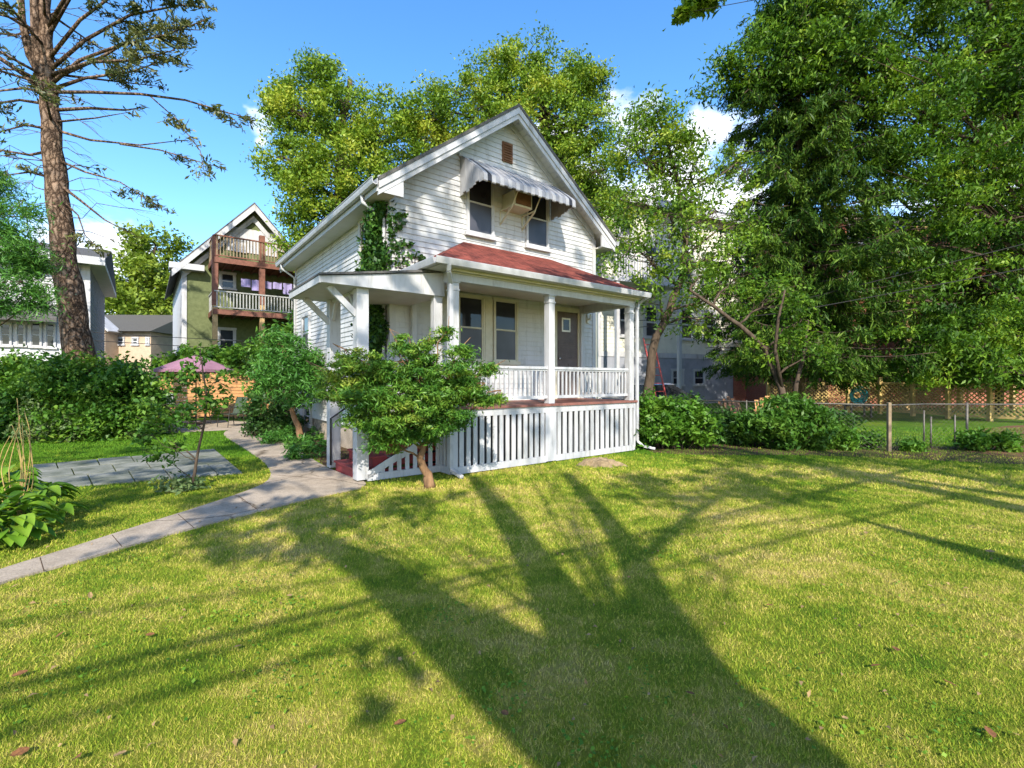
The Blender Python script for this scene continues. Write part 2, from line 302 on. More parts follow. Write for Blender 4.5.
class MB:
    """collects boxes, prisms, tubes; build() links them as one mesh object"""
    def __init__(s, fn=None): s.v = []; s.f = []; s.fn = fn
    def add(s, vs, fs):
        k = len(s.v)
        s.v += [tuple(s.fn(*p)) if s.fn else tuple(p) for p in vs]
        s.f += [tuple(i + k for i in f) for f in fs]; return s
    def box(s, a0, a1, b0, b1, c0, c1):
        return s.add([(a0, b0, c0), (a1, b0, c0), (a1, b1, c0), (a0, b1, c0), (a0, b0, c1), (a1, b0, c1), (a1, b1, c1), (a0, b1, c1)],
                     [(3, 2, 1, 0), (4, 5, 6, 7), (0, 1, 5, 4), (1, 2, 6, 5), (2, 3, 7, 6), (3, 0, 4, 7)])
    def prism(s, poly, lo, hi):
        """poly: list of points, lo/hi: functions point -> 3D"""
        n = len(poly)
        return s.add([lo(p) for p in poly] + [hi(p) for p in poly],
                     [tuple(range(n - 1, -1, -1)), tuple(range(n, 2 * n))] + [(i, (i + 1) % n, (i + 1) % n + n, i + n) for i in range(n)])
    def bar(s, p, q, w, h=None):
        """rectangular bar from p to q"""
        h = h or w; p, q = Vector(p), Vector(q); d = (q - p).normalized()
        a = d.cross(Vector((0, 0, 1)));  a = a.normalized() if a.length > 1e-4 else Vector((1, 0, 0)); b = d.cross(a)
        vs = []
        for o in (p, q):
            for x, y in ((-1, -1), (1, -1), (1, 1), (-1, 1)): vs.append(o + a * x * w / 2 + b * y * h / 2)
        return s.add(vs, [(3, 2, 1, 0), (4, 5, 6, 7), (0, 1, 5, 4), (1, 2, 6, 5), (2, 3, 7, 6), (3, 0, 4, 7)])
    def tube(s, pts, rad, n=8):
        v, f = tube_arrays(np.array(pts, float), rad, n)
        return s.add([tuple(x) for x in v], [tuple(x) for x in f])
    def build(s, name, mat, parent=None, bevel=0.0, smooth=False):
        me = bpy.data.meshes.new(name); me.from_pydata(s.v, [], s.f)
        bm = bmesh.new(); bm.from_mesh(me); bmesh.ops.recalc_face_normals(bm, faces=bm.faces); bm.to_mesh(me); bm.free()
        me.materials.append(mat); o = bpy.data.objects.new(name, me); COL.objects.link(o)
        if parent: o.parent = parent
        if smooth:
            for p in me.polygons: p.use_smooth = True
        if bevel:
            b = o.modifiers.new('bevel', 'BEVEL'); b.width = bevel; b.segments = 2; b.limit_method = 'ANGLE'
        return o
def tube_arrays(pts, rad, n=8):
    m = len(pts); rad = np.broadcast_to(np.asarray(rad, float), (m,)) if np.ndim(rad) == 0 else np.asarray(rad, float)
    d = np.gradient(pts, axis=0); d /= np.linalg.norm(d, axis=1, keepdims=True) + 1e-9
    ref = np.array([0.31, 0.95, 0.05]) if abs(d[0] @ np.array([0.31, 0.95, 0.05])) < .9 else np.array([1.0, 0, 0])
    a = np.cross(d, ref); a /= np.linalg.norm(a, axis=1, keepdims=True) + 1e-9; b = np.cross(d, a)
    th = np.linspace(0, 2 * np.pi, n, endpoint=False)
    v = (pts[:, None, :] + rad[:, None, None] * (np.cos(th)[None, :, None] * a[:, None, :] + np.sin(th)[None, :, None] * b[:, None, :])).reshape(-1, 3)
    f = []
    for i in range(m - 1):
        for j in range(n):
            k = (j + 1) % n; f.append((i * n + j, i * n + k, (i + 1) * n + k, (i + 1) * n + j))
    f.append(tuple(range(n - 1, -1, -1))); f.append(tuple((m - 1) * n + j for j in range(n)))
    return v, f

def np_mesh(name, verts, nper, mat, parent=None, rnd=None, smooth=False):
    """verts (K*nper,3): K separate polygons of nper corners"""
    nv = len(verts); k = nv // nper
    me = bpy.data.meshes.new(name)
    me.vertices.add(nv); me.vertices.foreach_set('co', verts.astype(np.float32).ravel())
    me.loops.add(nv); me.loops.foreach_set('vertex_index', np.arange(nv, dtype=np.int32))
    me.polygons.add(k); me.polygons.foreach_set('loop_start', np.arange(0, nv, nper, dtype=np.int32))
    me.update(calc_edges=True)
    if rnd is not None:
        at = me.attributes.new('rnd', 'FLOAT', 'POINT'); at.data.foreach_set('value', np.repeat(rnd, nper).astype(np.float32))
    me.materials.append(mat); o = bpy.data.objects.new(name, me); COL.objects.link(o)
    if parent: o.parent = parent
    return o
def unit(a): return a / (np.linalg.norm(a, axis=-1, keepdims=True) + 1e-9)

def leaf_quads(c, length, width, up=.6, axis=None, axis_w=0.0, r=rng, fold=.15):
    """rhombic leaves at points c; up = bias of the leaf normal to the sky; axis = preferred growth direction"""
    n = len(c); nor = unit(r.normal(size=(n, 3)) + np.array([0, 0, up * 2]))
    ax = r.normal(size=(n, 3))
    if axis is not None: ax = unit(ax) + axis * axis_w
    ax = unit(ax - nor * (ax * nor).sum(1, keepdims=True)); sd = np.cross(nor, ax)
    l = (length * r.uniform(.45, 1.45, n))[:, None]; w = (width * r.uniform(.7, 1.25, n))[:, None]
    v = np.stack([c - ax * l * .5, c + sd * w * .5 + nor * l * fold * .5 + ax * l * .04, c + ax * l * .5 - nor * l * fold, c - sd * w * .5 + nor * l * fold * .5 + ax * l * .04], 1)
    return v.reshape(-1, 3)

def polyline(p, q, n=6, sag=0.0, wob=.08, r=rng):
    p, q = np.asarray(p, float), np.asarray(q, float); t = np.linspace(0, 1, n)[:, None]
    l = np.linalg.norm(q - p); w = r.normal(size=(n, 3)) * wob * l * .35 * np.sin(t * np.pi)
    pts = p + (q - p) * t + w; pts[:, 2] += sag * l * np.sin(t[:, 0] * np.pi); return pts

def make_tree(name, label, cat, base, trunk_pts, trunk_r, lobes, leaf, clump_r, per, mat, bark, group=None, limb_r=.1, seed=1, up=.5, twigs=10,
              flat=.65, parts=('trunk', 'crown'), droop=None, droop_w=0, hollow=.45, root=None, extra_limbs=(), over=.25):
    """trunk_pts: absolute polyline; lobes: (centre, (rx,ry,rz), clumps) absolute; leaf: (length,width)"""
    r = np.random.default_rng(seed); base = np.array(base, float)
    t = root or thing(name, label, cat, base, 0, group)
    mb = MB(); tp = np.array(trunk_pts, float) - base
    rr = np.linspace(trunk_r, trunk_r * .35, len(tp)); rr[0] *= 1.25
    # resample the trunk for a less rigid line
    tt = np.linspace(0, len(tp) - 1, len(tp) * 3 - 2); tpi = np.stack([np.interp(tt, range(len(tp)), tp[:, i]) for i in range(3)], 1)
    tpi[1:-1] += r.normal(size=(len(tt) - 2, 3)) * trunk_r * .18; rri = np.interp(tt, range(len(tp)), rr)
    mb.tube(tpi, rri, 10)
    for (pp, ra) in extra_limbs: mb.tube(np.array(pp) - base, ra, 7)
    C, K = [], []
    for (cen, rad, nc) in lobes:
        cen = np.array(cen, float) - base; rad = np.array(rad, float)
        d = unit(r.normal(size=(nc, 3))); ph = r.uniform(0, 6, 6)
        lump = 1 + .22 * np.sin(d[:, 0] * 5 + ph[0]) * np.sin(d[:, 1] * 4 + ph[1]) + .18 * np.sin(d[:, 2] * 6 + ph[2] + d[:, 0] * 3) + r.normal(size=nc) * .07
        cl = cen + d * (r.uniform(hollow ** 3, 1, nc) ** (1 / 3.) * lump)[:, None] * rad
        # limb from the trunk into this lobe
        below = tpi[(tpi[:, 2] < cen[2] + .1)]
        if len(below) == 0: below = tpi[:1]
        k = np.argmin(np.linalg.norm(below - cen, axis=1) + .9 * np.maximum(0, below[:, 2] - cen[2] + np.linalg.norm((below - cen)[:, :2], axis=1) * .6))
        s = below[k]; lim = polyline(s, cen + (cen - s) * over, 7, .06, .12, r)
        lr = min(limb_r * (.6 + .4 * max(rad) / 2), trunk_r * .7)
        mb.tube(lim, np.linspace(lr, lr * .25, 7), 6)
        for j in r.permutation(nc)[:twigs]:
            a = lim[r.integers(2, 7)]; mb.tube(polyline(a, cl[j], 4, .05, .1, r), np.linspace(lr * .3, lr * .08, 4), 4)
        m = np.maximum(2, (per * r.uniform(.5, 1.4, nc)).astype(int)); idx = np.repeat(np.arange(nc), m)
        off = r.normal(size=(len(idx), 3)) * clump_r * np.array([1, 1, flat]) * r.uniform(.6, 1.3, nc)[idx][:, None] * .6
        C.append(cl[idx] + off); K.append(r.uniform(0, 1, nc)[idx])
    c = np.concatenate(C); kk = np.concatenate(K)
    tr = mb.build(parts[0], bark, t, smooth=True)
    v = leaf_quads(c, leaf[0], leaf[1], up, droop, droop_w, r)
    np_mesh(parts[1], v, 4, mat, t, np.clip(.55 * kk + .45 * r.uniform(0, 1, len(c)), 0, 1))
    return t

def shrub(name, label, cat, base, lobes, leaf, clump_r, per, mat, bark=M_BARK, group=None, seed=1, up=.5, stems=6, stem_r=.015, hollow=.5, flat=.7, parts=('stem', 'foliage'), droop=None, droop_w=0):
    r = np.random.default_rng(seed); base = np.array(base, float); t = thing(name, label, cat, base, 0, group); mb = MB(); C, K = [], []
    for (cen, rad, nc) in lobes:
        cen = np.array(cen, float) - base; rad = np.array(rad, float)
        d = unit(r.normal(size=(nc, 3))); ph = r.uniform(0, 6, 6)
        lump = 1 + .2 * np.sin(d[:, 0] * 5 + ph[0]) * np.sin(d[:, 1] * 4 + ph[1]) + .15 * np.sin(d[:, 2] * 6 + ph[2]) + r.normal(size=nc) * .07
        cl = cen + d * (r.uniform(hollow ** 3, 1, nc) ** (1 / 3.) * lump)[:, None] * rad; cl[:, 2] = np.maximum(cl[:, 2], .05)
        for j in r.permutation(nc)[:stems]:
            b0 = np.array([r.normal() * .12 + cen[0] * .7, r.normal() * .12 + cen[1] * .7, 0]); mb.tube(polyline(b0, cl[j], 5, .1, .1, r), np.linspace(stem_r, stem_r * .4, 5), 5)
        m = np.maximum(2, (per * r.uniform(.5, 1.4, nc)).astype(int)); idx = np.repeat(np.arange(nc), m)
        pc = cl[idx] + r.normal(size=(len(idx), 3)) * clump_r * np.array([1, 1, flat]) * .6; pc[:, 2] = np.maximum(pc[:, 2], .03)
        C.append(pc); K.append(r.uniform(0, 1, nc)[idx])
    c = np.concatenate(C); kk = np.concatenate(K)
    mb.build(parts[0], bark, t, smooth=True)
    np_mesh(parts[1], leaf_quads(c, leaf[0], leaf[1], up, droop, droop_w, r), 4, mat, t, np.clip(.55 * kk + .45 * r.uniform(0, 1, len(c)), 0, 1))
    return t

def needle_branch(mb, C, A, pts, r0, r, start=.4, dens=60, spread=.12, sub=True, sublen=.9, hang=.3):
    """one conifer limb: bare inside, side twigs with needle sprays from `start` on; appends spray points and directions"""
    pts = np.array(pts, float); n = len(pts); seg = np.linalg.norm(np.diff(pts, axis=0), axis=1); tot = seg.sum()
    mb.tube(pts, np.linspace(r0, max(.006, r0 * .2), n), 5)
    cum = np.concatenate([[0], np.cumsum(seg)]) / tot
    def at(t): return np.array([np.interp(t, cum, pts[:, i]) for i in range(3)])
    k = max(3, int(tot * 5.0 * (1 - start)))
    for t in r.uniform(start, 1, k):
        p = at(t); dr = unit(at(min(1, t + .05)) - at(max(0, t - .05))); sd = unit(np.cross(dr, [0, 0, 1])) * r.choice([-1, 1])
        l = sublen * r.uniform(.4, 1) * (1.1 - .6 * abs(t - start))
        q = p + (dr * .6 + sd * r.uniform(.3, 1) + np.array([0, 0, r.normal() * .2 - hang])) * l
        tw = polyline(p, q, 4, .04, .12, r); mb.tube(tw, np.linspace(r0 * .22 + .004, .004, 4), 4)
        m = max(4, int(dens * l)); u = r.uniform(.15, 1.05, m)[:, None]
        C.append(p + (q - p) * u + r.normal(size=(m, 3)) * spread * np.array([1, 1, .5])); A.append(np.tile(unit(q - p), (m, 1)))
    return C, A

# ================================================================== GROUND
def sheet(name, poly, z, mat, kind='structure', thick=0.0):
    me = bpy.data.meshes.new(name); bm = bmesh.new()
    vs = [bm.verts.new((p[0], p[1], z)) for p in poly]; f = bm.faces.new(vs); f.normal_update()
    if f.normal.z < 0: f.normal_flip()
    if thick:
        g = bmesh.ops.extrude_face_region(bm, geom=[f]); 
        for e in g['geom']:
            if isinstance(e, bmesh.types.BMVert): e.co.z -= 0
        for v in vs: v.co.z -= thick
        bmesh.ops.recalc_face_normals(bm, faces=bm.faces)
    bmesh.ops.triangulate(bm, faces=[f for f in bm.faces if len(f.verts) > 4]); bm.to_mesh(me); bm.free(); me.materials.append(mat)
    o = bpy.data.objects.new(name, me); COL.objects.link(o); return tag(o, kind=kind)
def smooth_poly(pts, k=3):
    pts = [np.array(p, float) for p in pts]
    for _ in range(k):
        q = []
        for i in range(len(pts)):
            a, b = pts[i], pts[(i + 1) % len(pts)]; q += [a * .75 + b * .25, a * .25 + b * .75]
        pts = q
    return pts
def gp(pp): return [G(*p)[:2] for p in pp]
sheet('lawn', [(-300, -80), (300, -80), (300, 500), (-300, 500)], 0, M_LAWN)
PATH = smooth_poly(gp([(-90, 604), (0, 571), (60, 553), (130, 530), (200, 508), (245, 493), (268, 483), (272, 473), (264, 462), (248, 451), (232, 441), (222, 435), (228, 430), (256, 430),
             (268, 434), (282, 442), (300, 452), (322, 466), (345, 476), (368, 483), (362, 489), (330, 495), (300, 502), (240, 517), (150, 541), (60, 568), (0, 584), (-90, 620)]), 2)
sheet('garden_path', PATH, .022, M_CONC, thick=.04)
jm = MB()
for (pa, pb) in (((40, 560), (44, 574)), ((112, 537), (122, 549)), ((178, 516), (194, 530)), ((238, 497), (258, 512)), ((272, 476), (342, 482)), ((258, 458), (305, 456)), ((240, 444), (284, 443)), ((228, 435), (266, 433))):
    A_, B_ = G(*pa), G(*pb); jm.bar((A_[0], A_[1], .0228), (B_[0], B_[1], .0228), .006, .002)
tag(jm.build('path_joint', M_SOIL), kind='structure')
HS = Frame(-0.998, 7.997)
BED = smooth_poly(gp([(262, 430), (280, 440), (302, 451), (326, 466)]) + [HS.wld(-1.5, 2.1), HS.wld(-.3, 1.9), HS.wld(-.36, 8.8), HS.wld(-1.5, 9.0)], 1)
sheet('planting_bed', BED, .008, M_SOIL)
FBED = smooth_poly(gp([(640, 452), (700, 456), (780, 455), (860, 457), (940, 461), (1040, 466), (1100, 460), (1040, 449), (960, 447), (880, 446), (800, 443), (700, 441), (640, 440)]), 1)
sheet('fence_bed', FBED, .008, M_SOIL)
sheet('mulch_bed', smooth_poly(gp([(948, 450), (968, 436), (990, 427), (1060, 424), (1150, 440), (1120, 462), (1040, 462)]), 1), .012, M_MULCH)
RPAT = smooth_poly(gp([(120, 436), (220, 431), (262, 429), (262, 423), (215, 420), (130, 423)]), 1)
sheet('rear_patio', RPAT, .016, M_CONC)
q = [G(32, 466), G(214.5, 450), G(243, 474), G(40, 490)]
fl = MB()
FLAG = [p[:2] for p in q]
us = [0, .17, .37, .55, .8, 1]; vs_ = [0, .3, .62, 1]
for j in range(3):
    uu = [min(1, max(0, x + (0 if x in (0, 1) else .06 * (j - 1)))) for x in us]
    for i in range(5):
        g = .0035
        def bl(a, b): return (q[0] * (1 - a) + q[1] * a) * (1 - b) + (q[3] * (1 - a) + q[2] * a) * b
        c4 = [bl(uu[i] + g, vs_[j] + g * 1.5), bl(uu[i + 1] - g, vs_[j] + g * 1.5), bl(uu[i + 1] - g, vs_[j + 1] - g * 1.5), bl(uu[i] + g, vs_[j + 1] - g * 1.5)]
        zt = .03 + random.uniform(-.006, .008)
        fl.prism(c4, lambda p: (p[0], p[1], -.01), lambda p: (p[0], p[1], zt))
tag(fl.build('flagstone_patio', M_STONE, bevel=.006), kind='structure')

# ================================================================== COTTAGE (local: u along the porch, v into the house, w up)
D, GL, GR, LEN = 1.66, -0.37, 5.20, 7.14
EV, RH, OV, OF = 5.21, 7.60, 0.38, 0.35
MID = (GL + GR) / 2; SLOPE = (RH - EV) / (MID - GL + OV)
ctg = thing('cottage', 'white clapboard gabled cottage with a red roofed front porch and striped upstairs awning', 'house', (HS.x0, HS.z0, 0), YAW)
def c_part(mb, name, mat, parent=None, **k): return mb.build(name, mat, parent or ctg, **k)
def roof_under(u): return EV - .16 + SLOPE * (u - (GL - OV)) if u < MID else EV - .16 + SLOPE * ((GR + OV) - u)
# clapboards
def clap(mb, fn, aL, aR, b0, b1, step=.108, lap=.02):
    b = b0
    while b < b1 - .01:
        t = min(b + step, b1)
        l0, r0, l1, r1 = aL(b), aR(b), aL(t), aR(t)
        if r1 - l1 < .02: break
        mb.add([fn(l0, lap, b), fn(r0, lap, b), fn(r1, .004, t), fn(l1, .004, t), fn(l0, 0, b), fn(r0, 0, b)], [(0, 1, 2, 3), (4, 5, 1, 0)])
        b += step
fr = lambda a, d, b: (a, D - d, b)
ls = lambda a, d, b: (GL - d, a, b)
rs = lambda a, d, b: (GR + d, a, b)
bk = lambda a, d, b: (a, D + LEN + d, b)
WB = EV - .16 + SLOPE * OV
aL = lambda b: GL if b < WB else GL + (b - WB) / SLOPE
aR = lambda b: GR if b < WB else GR - (b - WB) / SLOPE
for fn, gable in ((fr, 1), (bk, 1), (ls, 0), (rs, 0)):
    mb = MB()
    if gable: clap(mb, fn, aL, aR, .55, RH - .25)
    else: clap(mb, fn, lambda b: D, lambda b: D + LEN, .55, WB)
    me_o = mb.build('wall', W_SIDE, ctg)
mb = MB(); mb.box(GL + .03, GR - .03, D + .03, D + LEN - .03, 0, .56); c_part(mb, 'foundation', M_CONC)
# solid core behind the boards
mb = MB(); pl = [(GL + .01, .56), (GR - .01, .56), (GR - .01, WB - .02), (MID, RH - .3), (GL + .01, WB - .02)]
mb.prism(pl, lambda p: (p[0], D + .01, p[1]), lambda p: (p[0], D + LEN - .01, p[1])); c_part(mb, 'wall_core', M_DARK)
for u, v in ((GL, D), (GR, D), (GL, D + LEN), (GR, D + LEN)):
    su = -1 if u == GL else 1; sv = -1 if v == D else 1
    mb = MB()
    mb.box(min(u + su * .03, u - su * .09), max(u + su * .03, u - su * .09), min(v + sv * .03, v + sv * .005), max(v + sv * .03, v + sv * .005), .5, WB - .1)
    mb.box(min(u + su * .03, u + su * .005), max(u + su * .03, u + su * .005), min(v + sv * .004, v - sv * .09), max(v + sv * .004, v - sv * .09), .5, WB - .1)
    c_part(mb, 'corner_board', W_TRIM)
# roof, soffit, rake boards, eaves
v0, v1 = D - OF, D + LEN + OF
for sgn in (-1, 1):
    e = MID + sgn * (MID - GL + OV)
    def slab(lo, hi): return [(MID, RH + lo), (e, EV + lo), (e, EV + hi), (MID, RH + hi)]
    mb = MB(); mb.prism(slab(-.05, .02), lambda p: (p[0], v0 - .06, p[1]), lambda p: (p[0], v1 + .06, p[1])); c_part(mb, 'roof', M_ASPH)
    mb = MB(); mb.prism(slab(-.16, -.053), lambda p: (p[0], v0 + .02, p[1]), lambda p: (p[0], v1 - .02, p[1])); c_part(mb, 'soffit', W_SOFFIT)
    mb = MB()
    for (lo, hi, d0, d1) in ((-.19, -.052, .0, .045), (-.30, -.193, -.02, .02)):      # stepped rake boards
        mb = MB(); mb.prism(slab(lo, hi), lambda p: (p[0], v0 - d1, p[1]), lambda p: (p[0], v0 - d0 + .015, p[1])); c_part(mb, 'rake_board', W_TRIM)
    mb = MB(); mb.prism(slab(-.30, -.05), lambda p: (p[0], v1, p[1]), lambda p: (p[0], v1 + .03, p[1]))
    c_part(mb, 'rake_board', W_TRIM)
    mb = MB(); mb.prism([(MID, RH - .162), (MID + sgn * 2.75, RH - .162 - SLOPE * 2.75), (MID + sgn * 2.75, RH - .30 - SLOPE * 2.75), (MID, RH - .30)],
                        lambda p: (p[0], D - .05, p[1]), lambda p: (p[0], D - .022, p[1])); c_part(mb, 'frieze_board', W_TRIM)
    # soffit planks' grooves under the rake: thin battens
    mb = MB()
    for k in range(26):
        t = .03 + k * .118; u = MID + sgn * t
        if t > 2.95: break
        wv = RH - .16 - SLOPE * t
        mb.bar((u, v0 + .03, wv - .004), (u, D - .06, wv - .004), .02, .008)
    c_part(mb, 'soffit_batten', W_TRIM)
    wall_u = GL if sgn < 0 else GR
    mb = MB(); mb.box(min(e, wall_u) + .01, max(e, wall_u) - .03, v0 + .03, v1 - .03, EV - .225, EV - .19); c_part(mb, 'eave_soffit', W_SOFFIT)
    mb = MB(); mb.box(min(e, e + sgn * .025), max(e, e + sgn * .025), v0 + .0, v1 - .0, EV - .235, EV - .055); c_part(mb, 'fascia', W_TRIM)
    ur = sorted((e + sgn * .0, wall_u - sgn * .10))
    mb = MB(); mb.prism([(ur[0], EV - .24), (ur[1], EV - .24), (ur[1], EV + (.05 if sgn > 0 else .18)), (ur[0], EV + (.05 if sgn < 0 else .18))], lambda p: (p[0], v0 - .012, p[1]), lambda p: (p[0], v0 + .03, p[1]))
    c_part(mb, 'eave_return', W_TRIM)
    mb = MB(); g0 = e + sgn * .03
    prof = [(0, 0), (0, -.10), (.04, -.115), (.085, -.10), (.10, -.05), (.105, -.005), (.115, .0), (.115, .012), (.095, .012), (.09, -.045), (.075, -.088), (.03, -.10), (.012, -.09), (.012, 0)]
    mb.prism(prof, lambda p: (g0 + sgn * p[0], v0 - .05, EV - .03 + p[1]), lambda p: (g0 + sgn * p[0], v1 + .05, EV - .03 + p[1])); c_part(mb, 'gutter', W_GUTTER)
mb = MB(); mb.tube([(GL - OV - .07, D + .28, EV - .12), (GL - OV - .06, D + .28, EV - .26), (GL - .16, D + .2, EV - .42), (GL - .07, D + .16, EV - .52), (GL - .07, D + .16, .2)], .035, 8)
c_part(mb, 'downspout', W_GUTTER, smooth=True)
mb = MB(); mb.tube([(GL - OV - .07, D + LEN - .1, EV - .12), (GL - OV - .06, D + LEN - .1, EV - .26), (GL - .07, D + LEN - .1, EV - .5), (GL - .07, D + LEN - .1, .2)], .035, 8)
c_part(mb, 'downspout', W_GUTTER, smooth=True)

def window(parent, fn, a0, a1, b0, b1, split=None, casing=.075, cm=None, lower=None, sill=True, head=.09, sash_m=None, inner=.035):
    """double hung window on a wall; fn(a, d, b) maps along, outward, up"""
    cm = cm or W_CREAM
    def bx(mb, A0, A1, d0, d1, B0, B1):
        p = [fn(A0, d0, B0), fn(A1, d0, B0), fn(A1, d1, B0), fn(A0, d1, B0), fn(A0, d0, B1), fn(A1, d0, B1), fn(A1, d1, B1), fn(A0, d1, B1)]
        mb.add(p, [(3, 2, 1, 0), (4, 5, 6, 7), (0, 1, 5, 4), (1, 2, 6, 5), (2, 3, 7, 6), (3, 0, 4, 7)])
    mb = MB(); bx(mb, a0, a0 + casing, .0, .07, b0, b1 - head); bx(mb, a1 - casing, a1, .0, .07, b0, b1 - head); bx(mb, a0 - .02, a1 + .02, 0, .078, b1 - head, b1)
    w = mb.build('window', cm, parent)
    split = split or (b0 + b1 - head) / 2; i0, i1 = a0 + casing, a1 - casing; s = inner
    for (l, h, d) in ((split - .02, b1 - head, .042), (b0 + .04, split + .02, .054)):
        mb = MB(); bx(mb, i0, i0 + s, .005, d, l, h); bx(mb, i1 - s, i1, .005, d, l, h); bx(mb, i0 + s, i1 - s, .005, d, l, l + s * 1.1); bx(mb, i0 + s, i1 - s, .005, d, h - s, h)
        mb.build('sash', sash_m or W_CREAM, w)
        mb = MB(); bx(mb, i0 + s - .002, i1 - s + .002, .004, d - .012, l + s, h - s + .002); mb.build('pane', M_GLASS if l > split - .1 else (lower or M_GLASS), w)
    if sill:
        mb = MB(); bx(mb, a0 - .04, a1 + .04, 0, .10, b0 - .045, b0 + .038); mb.build('sill', cm, w)
    return w
# porch windows share a wide mullion
window(ctg, fr, 1.07, 1.74, 1.98, 3.40, 2.70, lower=M_SCREEN, casing=.04, inner=.028, head=.05)
window(ctg, fr, 1.98, 2.65, 1.98, 3.40, 2.70, lower=M_SCREEN, casing=.04, inner=.028, head=.05)
mb = MB(); mb.box(1.765, 1.955, D - .045, D - .0, 2.0, 3.39); c_part(mb, 'window_mullion', W_CREAM)
window(ctg, fr, 1.30, 1.99, 4.68, 6.02, 5.36, casing=.035, inner=.03, cm=W_TRIM, lower=M_SCREEN, sash_m=W_TRIM)
window(ctg, fr, 2.90, 3.58, 4.68, 6.02, 5.36, casing=.035, inner=.03, cm=W_TRIM, lower=M_SCREEN, sash_m=W_TRIM)
window(ctg, ls, 2.55, 3.2, 3.95, 5.0, cm=W_TRIM, lower=M_SCREEN)
window(ctg, ls, 7.15, 7.95, 2.45, 3.5, cm=W_TRIM, lower=M_SCREEN, sash_m=W_TRIM)
window(ctg, ls, 7.0, 7.7, .32, .92, cm=W_TRIM, lower=M_GLASS, sash_m=W_TRIM)
# door
mb = MB(); mb.box(3.74, 3.85, D - .06, D, 1.13, 3.36); mb.box(4.56, 4.68, D - .06, D, 1.13, 3.36); mb.box(3.72, 4.70, D - .066, D, 3.27, 3.38)
dr = c_part(mb, 'door', W_CREAM)
mb = MB(); mb.box(3.855, 4.555, D - .035, D - .002, 1.14, 3.265); mb.build('door_leaf', M_DOOR, dr)
mb = MB()
for (x0, x1, z0, z1) in ((3.94, 4.18, 1.3, 2.0), (4.24, 4.48, 1.3, 2.0)): mb.box(x0, x1, D - .045, D - .03, z0, z1)
for k in range(8): mb.box(3.9, 4.5, D - .048, D - .034, 2.1 + k * .06, 2.13 + k * .06)
mb.build('door_panel', M_DOOR, dr)
mb = MB(); mb.box(4.02, 4.30, D - .05, D - .034, 2.78, 3.12); mb.build('door_pane', M_PALEW, dr)
mb = MB(); mb.box(4.06, 4.26, D - .056, D - .051, 2.82, 3.08); mb.build('door_pane', M_GLASS, dr)
mb = MB(); mb.tube([(3.93, D - .04, 2.12), (3.93, D - .09, 2.12)], .03, 10); mb.build('handle', M_CHROME, dr, smooth=True)
mb = MB(); mb.tube([(4.1, D - .0, 3.47), (4.1, D - .04, 3.47)], .05, 12); mb.tube([(4.1, D - .04, 3.47), (4.1, D - .10, 3.46), (4.1, D - .13, 3.44)], [.03, .055, .03], 12); c_part(mb, 'porch_lamp', M_LAMP, smooth=True)
mb = MB(); mb.box(4.9, 4.98, D - .05, D, 3.05, 3.3); mb.tube([(4.94, D - .05, 3.15), (4.94, D - .12, 3.15), (4.94, D - .12, 3.27)], .025, 8); c_part(mb, 'wall_light', M_LAMP)
# gable vent
mb = MB(); mb.box(2.23, 2.51, D - .045, D, 6.46, 6.89); ven = c_part(mb, 'gable_vent', M_BROWN)
mb = MB()
for k in range(7): mb.add([(2.255, D - .07, 6.49 + k * .055), (2.485, D - .07, 6.49 + k * .055), (2.485, D - .046, 6.535 + k * .055), (2.255, D - .046, 6.535 + k * .055)], [(0, 1, 2, 3)])
mb.build('louver', M_BROWN, ven)
# awning of ribbed metal
A0, A1, AT, AF, AD = 1.16, 3.66, 6.27, 5.60, .86
prof = [(0.03, 6.27), (.22, 6.145), (.44, 5.985), (.64, 5.83), (.80, 5.70), (.865, 5.63), (.875, 5.51)]
nb = 25; wd = (A1 - A0) / nb
aw_m = MB(); aw_w = MB(); darks = []
for k in range(nb):
    tgt = MB() if k in (1, 23) else (aw_w if k % 2 == 0 else aw_m)
    h = .007 if k % 2 == 0 else 0
    x0, x1 = A0 + k * wd + .002, A0 + (k + 1) * wd - .002
    pp = [(d, w) for d, w in prof]; pp[-1] = (pp[-1][0], pp[-1][1] - (.022 if k % 2 == 0 else -.0))
    up = [(d + h * .7, w + h) for d, w in pp]; poly = up + [(d - .012, w - .012) for d, w in reversed(pp)]
    tgt.prism(poly, lambda p: (x0, D - p[0], p[1]), lambda p: (x1, D - p[0], p[1]))
    if k in (1, 23): darks.append(tgt)
awn = c_part(aw_m, 'awning', M_AWN)
aw_w.build('awning_stripe', M_AWNW, awn); [q_.build('awning_stripe', M_AWND, awn) for q_ in darks]
for x in (A0 - .012, A1 + .012):
    mb = MB()
    nS = 7
    for k in range(nS):
        d0, d1 = .03 + k * .83 / nS, .03 + (k + .96) * .83 / nS
        top = lambda d: float(np.interp(d, [p[0] for p in prof], [p[1] for p in prof])) - .02
        b = lambda d: 5.42 + (.06 if d > .4 else 0)
        tb = b(d0) + (.04 if k % 2 else 0)
        mb.prism([(d0, tb), (d1, tb), (d1, top(d1)), (d0, top(d0))], lambda p: (x - .006 - (.005 if k % 2 else 0), D - p[0], p[1]), lambda p: (x + .006 + (.005 if k % 2 else 0), D - p[0], p[1]))
    mb.build('awning_side', M_AWNW, awn)
mb = MB(); mb.box(A0 - .05, A1 + .05, D - .06, D, 6.25, 6.31); mb.build('awning_header', W_TRIM, awn)
